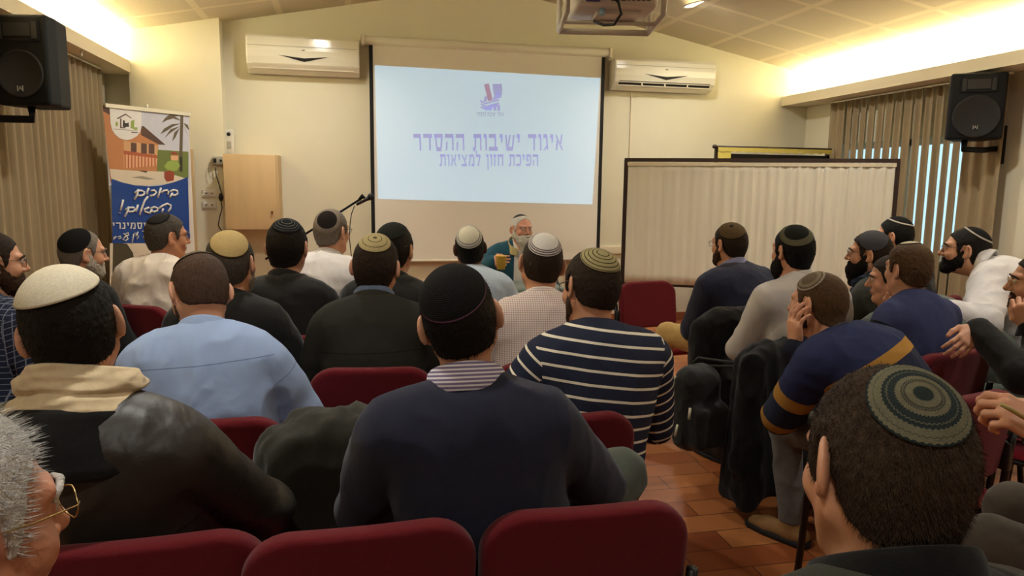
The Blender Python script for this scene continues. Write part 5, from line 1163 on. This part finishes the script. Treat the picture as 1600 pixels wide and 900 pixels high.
PP[2] = person('person in a black leather jacket with a cream scarf and white satin skullcap, left foreground', (112, 508), 1.47, -8, G['leather'], TR['black'], head=(10, -4, -11), hs=.99, off=(.06, .14), hair=(HB, .007, 'short', .0, .006),
    cap=(K['white_satin'], (-.05, -.30, .94), 55, .007, .0), sw=.182, puff=.018, nk=(-.03, -.128), bulk=1.08, collar=(('scarf', fabric('cream_scarf', (210, 190, 154), .95, .5, 500, .2, fold=.25), .96, .042), ('coat', G['black_wool'], 1.0, .020)), res=.009, hres=.0035, wr=(.008, 7), strands=5000, elbow=(.7, .9), pelz=.565)
PP[4] = person('person with short brown hair under a sage ringed skullcap, closest at the lower right', (1378, 722), .86, -8, G['olive_dark'], TR['black'], head=(-4, -16, 7), hs=.97, off=(-.05, -.06), hair=(hair_mat('hair_brown_crop', (64, 50, 38)), .006, 'low', .0, .006),
    cap=(K['sage'], ('px', 1442, 616), 34, .004), puff=.02, nk=(-.036, -.088), collar=(('shirt', G['white_shirt'], .98, -.020), ('stand', G['black_wool'], 1.08, .012), ('hood', fabric('hood_cloth', (58, 56, 48), .9, fold=.25), 1.5, .01)), res=.008, hres=.0028, strands=22000, sw=.17, pelz=.565, flow=(.0, -.3, -.8))
PP[1] = person('white-haired person with gold-rimmed spectacles at the lower left edge', (-103, 826), .66, -10, G['black_jacket'], TR['black'], head=(-39, -4, 0), hs=1.0, hair=(HW, .005, 'short', .002, .014), skin=SKIN_R, glasses=FRAME_GOLD, puff=.018, collar=(('jacket', G['black_jacket'], 1.1, 0),), res=.012, hres=.0030, strands=6000, pelz=.565, flow=(.3, .5, .1), brow=HW)
PP[5] = person('person with bowed head in a light blue shirt, behind the leather jacket', (311, 454), 2.28, 0, G['blue_shirt'], TR['navy'], head=(32, -32, 6), hs=1.0, off=(.03, -.03), hair=(hair_mat('hair_cropped_brown', (78, 58, 46)), .004, 'short'), cap=(K['grey_taupe'], (0, .05, 1), 50), beard=(BSTUB, .003, 0),
    puff=.020, bulk=1.02, sw=.172, collar=(('shirt', G['blue_shirt'], 1.06, .006),), res=.009, wr=(.009, 8), pelz=.565, elbow=(.7, .7), slouch=.06)
PP[14] = person('person in a navy and cream striped jersey with an olive ringed skullcap', (922, 447), 2.40, 4, G['striped'], TR['navy'], head=(18, -12, 9), hs=1.0, off=(-.06, -.02), hair=(HDB, .007, 'short', .003), cap=(K['olive_rings'], ('px', 942, 396), 43), beard=(BSTUB, .003, 0), glasses=FRAME_DK,
    puff=.016, bulk=1.06, sw=.185, collar=(('crew', G['navy_sweater'], 1.12, -.012),), res=.008, wr=(.006, 8), pelz=.565, slouch=.06, elbow=(.8, .8))
PP[6] = person('grey-haired person in a black jacket with a plain beige skullcap', (362, 409), 2.90, -14, G['black_jacket'], TR['black'], head=(-16, 0, -2), hs=1.04, off=(.06, -.04), hair=(HGD, .005, 'short'), cap=(K['beige'], ('px', 361, 371), 46, .005, .004), beard=(BG, .006, 0), puff=.022, sw=.172, collar=(('jacket', G['black_jacket'], 1.1, 0),), pelz=.565)
PP[9] = person('person in a charcoal blazer with a beige skullcap marked by dark rings', (588, 414), 2.88, -6, G['charcoal_blazer'], TR['black'], head=(-16, -4, 2), hs=1.04, off=(.01, -.04), hair=(HDB, .006, 'low'), cap=(K['beige_rings'], ('px', 586, 371), 38), puff=.024, bulk=1.05, sw=.165, collar=(('shirt', fabric('dusty_blue_shirt', (86, 96, 116)), 1.0, .034), ('jacket', G['charcoal_blazer'], 1.14, -.002)), pelz=.565, wr=(.009, 7))
PP[13] = person('person in a finely checked shirt with a white skullcap edged in dark stripes', (846, 410), 3.0, -6, G['check'], TR['navy'], head=(-4, -8, 7), hs=1.02, off=(.0, -.05), hair=(HDB, .004, 'short'), cap=(K['white_stripes'], ('px', 853, 371), 48), puff=.018, sw=.172, collar=(('shirt', G['check'], 1.04, .004),), pelz=.565, res=.010)
PP[7] = person('person in a black shirt with a black skullcap drawn with white rings', (450, 384), 3.42, -10, G['black_shirt'], TR['black'], head=(-16, -4, 0), hs=1.06, off=(.03, -.05), hair=(HB, .007, 'low'), cap=(K['black_white_lines'], ('px', 448, 345), 40), puff=.018, sw=.172, collar=(('shirt', G['black_shirt'], 1.05, .004),), pelz=.565)
PP[10] = person('person in black with a dark green skullcap, half hidden behind the beige-ringed skullcap', (617, 388), 3.55, -20, G['black_shirt'], TR['black'], head=(-26, -2, 0), hs=1.05, hair=(HB, .007, 'low'), cap=(K['dark_green'], (-.10, -.40, .90), 56), puff=.02, sw=.172, collar=(('jacket', G['black_shirt'], 1.08, 0),), pelz=.565)
PP[8] = person('grey-haired person in a white shirt with a black and taupe skullcap, near the microphone', (519, 360), 4.1, -20, G['white_shirt'], TR['navy'], head=(-38, -2, 0), hs=1.02, hair=(HG, .006, 'short'), cap=(K['black_grey_rim'], ('px', 511, 341), 48), glasses=FRAME_DK, puff=.024, sw=.188, bulk=1.06, collar=(('shirt', G['white_shirt'], 1.05, .006),), pelz=.565, wr=(.014, 8))
PP[11] = person('person in a pale blue shirt with a white skullcap rimmed in grey', (734, 386), 4.25, -8, G['pale_blue_shirt'], TR['navy'], head=(-6, -6, -5), hs=1.02, skin=SKIN_D, hair=(HJET, .006, 'low'), cap=(K['white_grey_rim'], ('px', 732, 364), 50, .006), puff=.016, sw=.17, collar=(('shirt', G['pale_blue_shirt'], 1.02, .0),), pelz=.55, off=(.06, -.05))
PP[25] = person('bearded person in a dark checked shirt and spectacles at the left edge', (-10, 408), 2.9, -22, G['blue_check'], TR['black'], head=(-58, -4, 0), hs=1.02, hair=(HDB, .005, 'short'), beard=(BBR, .007, .005), glasses=FRAME_DK, brow=HDB, puff=.018, collar=(('shirt', G['blue_check'], 1.04, 0),), pelz=.565)
PP[26] = person('grey-bearded person with spectacles and a large black skullcap by the curtain', (130, 394), 3.8, -24, G['black_jacket'], TR['black'], head=(-56, -6, 0), hs=1.03, hair=(HG, .004, 'bald'), beard=(BG, .007, 0), cap=(K['black_velvet'], ('px', 112, 368), 52, .006), glasses=FRAME_DK, brow=HG, puff=.02, collar=(('jacket', G['black_jacket'], 1.08, 0),), pelz=.565)
PP[27] = person('grey-haired person with glasses in an off-white shirt in front of the banner', (262, 368), 4.15, -28, G['offwhite_shirt'], TR['grey'], head=(-58, -4, 0), hs=1.05, skin=skin_mat('skin_tan', (184, 128, 94)), hair=(HGD, .007, 'short'), cap=(K['grey_dark'], ('px', 246, 336), 36), glasses=FRAME_DK, brow=HGD, puff=.026, bulk=1.12, sw=.195, collar=(('shirt', G['offwhite_shirt'], 1.08, .0),), pelz=.565, wr=(.018, 8), off=(.05, -.06))
cup = at(783, 411, 5.45)
PP[12] = person('white-bearded speaker in a teal coat facing the audience with a cup', (815, 357), 5.9, 178, G['teal_open'], TR['black'], head=(196, -2, 0), hs=.98, skin=SKIN_R, hair=(HW, .004, 'bald'), cap=(K['grey_plain'], (0, -.25, .95), 42), beard=(BW_, .012, .09), brow=HW, puff=.022, sw=.19, collar=(('shirt', G['white_shirt'], 1.02, .0), ('jacket', fabric('fleece_collar', (190, 172, 120), .95, .6, 300, .3), 1.25, .01),), pelz=.565,
    arms=('lap', (cup+V3(-.045, .10, -.0), (.45, -.75, .1), (.7, .5, 0), (.55, .7))), off=(0, -.06))
PP[15] = person('person in a dark navy sweater with a brown skullcap in front of the partition', (1139, 380), 4.25, 10, G['navy_sweater'], TR['khaki'], head=(20, -4, 0), hs=1.02, hair=(HDB, .005, 'short'), cap=(K['brown'], ('px', 1143, 352), 49), beard=(BBR, .006, 0), glasses=FRAME_DK, puff=.022, sw=.19, collar=(('shirt', fabric('lavender_shirt', (128, 128, 160)), 1.0, .022),), legs={-1: (.26, .40, .0, .08, .06, .27), 1: (.12, .42, -.03, 0, 0)}, shoe=GREY_SHOE, pelz=.565, arms=('fold', 'lap'), elbow=(1.4, .5), off=(.04, -.07))
PP[16] = person('person in a pale grey shirt with a black skullcap banded in grey green', (1238, 390), 3.55, 6, G['grey_shirt'], TR['black'], head=(12, -4, 0), hs=1.0, hair=(HJET, .007, 'low'), cap=(K['black_green_rim'], ('px', 1244, 358), 52), beard=(BB, .010, .03), puff=.022, sw=.185, collar=(('shirt', G['grey_shirt'], 1.06, .0),), pelz=.565, arms=('fold', 'lap'), elbow=(1.6, .6), wr=(.012, 8), off=(0, -.06))
h17 = at(1256, 642, 2.98)
PP[17] = person('person in a navy sweater with mustard bands resting cheek in hand', (1277, 473), 2.76, 14, G['mustard'], TR['grey'], head=(26, -4, 4), hs=1.0, hair=(HBR, .005, 'short'), cap=(K['beige_grey'], ('px', 1262, 431), 36), beard=(BBR, .005, 0), puff=.018, sw=.185, bulk=1.05, collar=(('crew', G['navy_sweater'], 1.1, -.01),), pelz=.565, slouch=.07, nk=(-.08, -.06), off=(.13, -.22), res=.008,
    legs={-1: (at(1228, 662, 3.02), onZ(1236, 812, .095)), 1: (.2, .40, -.02, .02, 0)}, shoe=TAN_SHOE, arms=((h17, (.25, .55, -.55), (.1, -.5, -.6), (.45, .5)), (at(1244, 542, 2.68), (-.16, -.02, 1), (.85, .0, .15), (.35, .2))), elbow=((.6, -.1, -.15), .2))
PP[18] = person('bearded person in spectacles with a slate grey skullcap, seen in profile', (1358, 395), 4.15, 25, G['olive_dark'], TR['black'], head=(46, -2, 0), hs=1.05, hair=(HDB, .008, 'low'), cap=(K['grey_plain'], ('px', 1365, 370), 46), beard=(BB, .009, .05), glasses=FRAME_DK, brow=HB, puff=.02, collar=(('scarf', fabric('blue_scarf', (40, 56, 78), .95), .98, .022),), pelz=.565)
PP[19] = person('person with a white-lined black skullcap, mostly hidden by the slate grey skullcap', (1397, 368), 4.8, 20, G['black_jacket'], TR['black'], head=(36, -4, 0), hs=1.04, hair=(HJET, .006, 'low'), cap=(K['black_white_rim'], (.1, -.35, .93), 52), brow=HB, puff=.02, collar=(('jacket', G['black_jacket'], 1.08, 0),), pelz=.565)
PP[20] = person('brown-haired person in a navy and black sweater with a tiny white skullcap', (1418, 419), 3.3, 12, G['two_tone'], TR['navy'], head=(10, -2, 0), hs=.95, hair=(HBR, .009, 'short', .006), cap=(K['white_dark_rim'], (.02, .08, 1), 27, .002, .0), puff=.016, sw=.172, collar=(('crew', G['navy_sweater'], 1.12, -.012),), pelz=.565, off=(-.09, -.06))
PP[21] = person('person in a grey green sweater with hand over mouth, partly hidden by the brown-haired person', (1391, 434), 3.7, 32, G['greygreen'], TR['black'], head=(54, -8, 0), hs=.98, hair=(HDB, .007, 'short'), brow=HDB, puff=.026, sw=.2, bulk=1.1, collar=(('crew', G['greygreen'], 1.1, -.012),), pelz=.565, off=(.24, -.34), slouch=.12, arms=((at(1388, 496, 3.58), (-.1, .12, .9), (.5, -.6, .2), (.5, .3)), 'lap'))
PP[22] = person('bearded person in a white shirt leaning over beside the right-hand curtain', (1508, 390), 3.95, 30, G['white_shirt'], TR['black'], head=(46, 2, 4), hs=1.04, hair=(HB, .006, 'low'), cap=(K['black_white_rim'], (0, -.50, .86), 50), beard=(BB, .006, 0), glasses=FRAME_DK, brow=HB, puff=.03, sw=.205, bulk=1.12, collar=(('shirt', G['white_shirt'], 1.02, .01),), pelz=.565, off=(.06, -.16), slouch=.09, nk=(-.11, -.015), wr=(.016, 8), arms=((at(1425, 478, 3.65), (-.5, .5, -.2), (0, 0, -1), .5), 'lap'), elbow=(.8, .5))
PP[23] = person('bearded person in black resting chin on fist at the right edge', (1624, 440), 2.95, 34, G['black_jacket'], TR['greygreen'], head=(50, -2, 0), hs=1.0, hair=(HDB, .006, 'short'), beard=(BBR, .005, 0), glasses=FRAME_GOLD, brow=HDB, puff=.018, collar=(('jacket', G['black_jacket'], 1.08, 0),), pelz=.565, off=(.06, -.10),
    arms=((at(1527, 514, 2.86), at(1492, 552, 2.80)-at(1527, 514, 2.86), (-.4, .4, -.6), (.30, .2)), (at(1612, 512, 2.78), (-.35, .1, .75), (.5, .5, .3), (1.0, .6))), elbow=(.9, .3))
PP[24] = person('person in black with grey brown trousers holding a small stick at the right edge', (1790, 520), 1.70, 34, G['black_jacket'], TR['brown'], head=(45, -25, 0), hs=1.0, hair=(HDB, .006, 'short'), puff=.02, collar=(('jacket', G['black_jacket'], 1.08, 0),), pelz=.565, off=(.0, -.14),
    arms=((at(1636, 676, 1.45), (-.70, .25, .40), (.2, .5, -.6), (.8, .8)), (at(1665, 655, 1.5), (-.85, .1, .1), (0, .5, -.6), (.8, .6))), res=.012, legs={-1: (.16, .46, .02, 0, .0), 1: (.12, .46, .02, 0, 0)})

# ------------------------------------------------------------------ chairs under the audience and the empty ones
c3 = at(212, 866, 1.36); chair((c3[0], c3[1]+.22), math.radians(3), 'burgundy chair behind the leather jacket at the lower left')
c3 = at(560, 842, 1.42); chair((c3[0], c3[1]+.22), math.radians(2), 'burgundy chair at the bottom, left half of the pair behind the navy sweater')
c3 = at(919, 828, 1.53); chair((c3[0], c3[1]+.22), math.radians(-1), 'burgundy chair at the bottom, right half of the pair behind the navy sweater')
for k, lb in ((1, 'burgundy chair under the white-haired person at the lower left'), (4, 'burgundy chair under the person with the sage ringed skullcap'), (5, 'burgundy chair under the person in the light blue shirt'), (14, 'burgundy chair under the striped jersey'), (6, 'burgundy chair under the plain beige skullcap'), (9, 'burgundy chair behind the charcoal blazer'),
              (13, 'burgundy chair under the checked shirt'), (7, 'burgundy chair under the black shirt and ringed black skullcap'), (10, 'burgundy chair under the person with the dark green skullcap'), (8, 'burgundy chair under the white shirt near the microphone'), (11, 'burgundy chair under the pale blue shirt'), (25, 'burgundy chair under the dark checked shirt at the left edge'),
              (26, 'burgundy chair under the grey-bearded person by the curtain'), (27, 'burgundy chair under the off-white shirt before the banner'), (12, 'burgundy chair under the speaker in the teal coat'), (15, 'burgundy chair under the khaki trousers, a black coat on its back'), (16, 'burgundy chair under the pale grey shirt, a black coat on its back'), (17, 'burgundy chair under the mustard-banded sweater'),
              (18, 'burgundy chair under the profile with the slate grey skullcap'), (19, 'burgundy chair under the white-lined black skullcap'), (20, 'burgundy chair behind the navy and black sweater'), (21, 'burgundy chair under the grey green sweater'), (22, 'burgundy chair under the leaning white shirt'), (23, 'burgundy chair under the person in black at the right edge'), (24, 'burgundy chair under the grey brown trousers at the right edge')):
    seat_for(PP[k], lb, .13 if k == 14 else 0.)
e = at(1036, 530, 4.95); chair((e[0], e[1]), math.radians(190), 'empty burgundy chair facing the room in front of the partition')
ec = at(572, 700, 2.04); chair((ec[0], ec[1]+.22), 0, 'burgundy chair hidden under a dark olive coat between the blue shirt and the navy sweater')

# ------------------------------------------------------------------ coats, bag, small things
def drape(name, label, c, yaw, m, w=.25, z0=.18, z1=.90, dep=.075, seed=0., sleeve=True, flare=.03):
    R = Rz(yaw); c = V3(c[0], c[1], 0)
    def f(X):
        q = (X-c.astype(F32)) @ R.astype(F32); x, y, z = q[:, 0], q[:, 1]+.225, q[:, 2]
        k = np.clip((z1-z)/(z1-z0), 0, 1); hw = w+flare*k-.06*np.clip((z-z1+.10)/.10, 0, 1); hd = dep+.03*k+.012*np.sin(x*34+seed+2*k)*k-.03*np.clip((z-z1+.06)/.06, 0, 1)
        b = np.stack([np.abs(x)-hw+.04, np.abs(y)-hd+.04, np.maximum(z-z1, z0+.03*np.sin(x*15+seed)-z)+.04], 1)
        d = np.linalg.norm(np.maximum(b, 0), axis=1)+np.minimum(b.max(1), 0)-.04
        if sleeve:
            for s in (1, -1): d = smin(d, d_rc(q, (s*(w-.02), -.24, z1-.10), (s*(w+.03), -.26, z0+.18), .06, .045), .03)
        return d.astype(F32)
    V, Q = surf(f, c-[.48, .48, -.05], c+[.48, .48, 1.02], .011); V = wrinkle(V, normals(V, Q), .020, 11, seed, (1, 1, .4))
    r = tag(link(name, raw_mesh(name, V-c, Q, mats=[m]), None, tuple(c)), label, 'coat'); return r
def chair_at(p): return p['P']-Rz(p['yaw']) @ V3(0, -.035, 0)
o_ = lambda k, dx, dy=0.: chair_at(PP[k])+PP[k]['rt']*dx+PP[k]['fw']*dy
drape('coat', 'long black coat hung on the chair of the khaki trousers', o_(15, -.19), PP[15]['yaw'], G['black_wool'], z0=.18, z1=.82, seed=1., w=.29)
drape('coat', 'long black coat hung on the chair of the pale grey shirt', o_(16, -.17), PP[16]['yaw'], G['black_wool'], z0=.08, z1=.80, seed=4., w=.30)
drape('jacket', 'dark olive jacket thrown over the chair between the blue shirt and the navy sweater', (ec[0], ec[1]+.22), 0, fabric('olive_jacket_cloth', (40, 38, 29), .7, fold=.4), z0=.18, z1=.845, seed=2.5, w=.245, dep=.085)
drape('jacket', 'cream corduroy jacket over the chair of the leaning white shirt', chair_at(PP[22]), PP[22]['yaw'], fabric('cream_corduroy', (200, 178, 128), .9, .6, 200), z0=.42, z1=.87, seed=3.)
bp = at(1084, 704, 3.34); bc = V3(bp[0], bp[1], bp[2])            # hangs by its loop from the chair of the pale grey shirt
def d_bag(X):
    q = (X-bc.astype(F32)) @ Rz(-.35).T.astype(F32); d = d_box(q, (0, 0, .205), (.105, .08, .195), r=.07); d = smin(d, d_box(q, (0, -.085, .14), (.095, .04, .10), r=.035), .03); return d.astype(F32)
V, Q = surf(d_bag, bc-[.22, .22, .02], bc+[.22, .22, .45], .008); V = wrinkle(V, normals(V, Q), .005, 14, 4.)
bg_ = thing('backpack', 'black backpack with pale zip pulls hanging between the two black coats', 'backpack', tuple(bc)); link('bag', raw_mesh('bag', V-bc, Q, mats=[fabric('black_nylon', (30, 30, 28), .6)]), bg_)
ZIP = mat('pale_zip', (196, 190, 160), .5); rb = lambda p: tuple(Rz(-.35) @ np.array(p))
MB().tube([rb((-.10, -.05, .36)), rb((-.128, -.04, .30)), rb((-.13, -.03, .20))], .004, 6).build('zip', ZIP, bg_)
MB().tube([rb((-.04, -.13, .24)), rb((-.045, -.142, .19))], .006, 6).build('zip_pull', ZIP, bg_); MB().tube([rb((-.09, -.125, .16)), rb((-.10, -.138, .11))], .006, 6).build('zip_pull', ZIP, bg_)
lp = o_(16, -.235, -.22)-bc; lp[2] = .66-bc[2]
MB().tube([rb((-.03, .02, .395)), rb((.0, .02, .43)), tuple(lp), tuple(lp*.5+np.array(rb((.05, .02, .40)))*.5), rb((.05, .02, .395))], .006, 8).build('strap', mat('bag_webbing', (40, 40, 36), .7), bg_)
CUPM = mat('yellow_cup', (226, 180, 70), .5); cp = thing('cup', 'yellow paper cup held by the bearded speaker', 'cup', tuple(cup+V3(0, 0, -.05)))
MB().lathe([(.0, .004), (.030, .004), (.040, .100), (.043, .102), (.043, .106), (.040, .106), (.037, .10), (.029, .008), (0, .008)], (0, 0, 0), (0, 0, 1), 28).build('cup_wall', CUPM, cp)
s0 = at(1564, 632, 1.40); tag(MB().tube([s0, at(1580, 640, 1.40), at(1604, 655, 1.40)], [.0035, .0045, .004], 8).build('stick', mat('yellowed_wood', (170, 150, 84), .6)), 'small pale stick held in the hand at the right edge', 'stick')
s0 = h17+V3(.03, .06, -.07); tag(MB().tube([s0, s0+V3(.02, -.01, -.03), s0+V3(.025, -.02, -.06)], [.004, .006, .003], 8).build('wrapper', mat('silver_foil', (190, 186, 176), .3, .6)), 'small silver wrapper in the hand on the grey knee', 'wrapper')
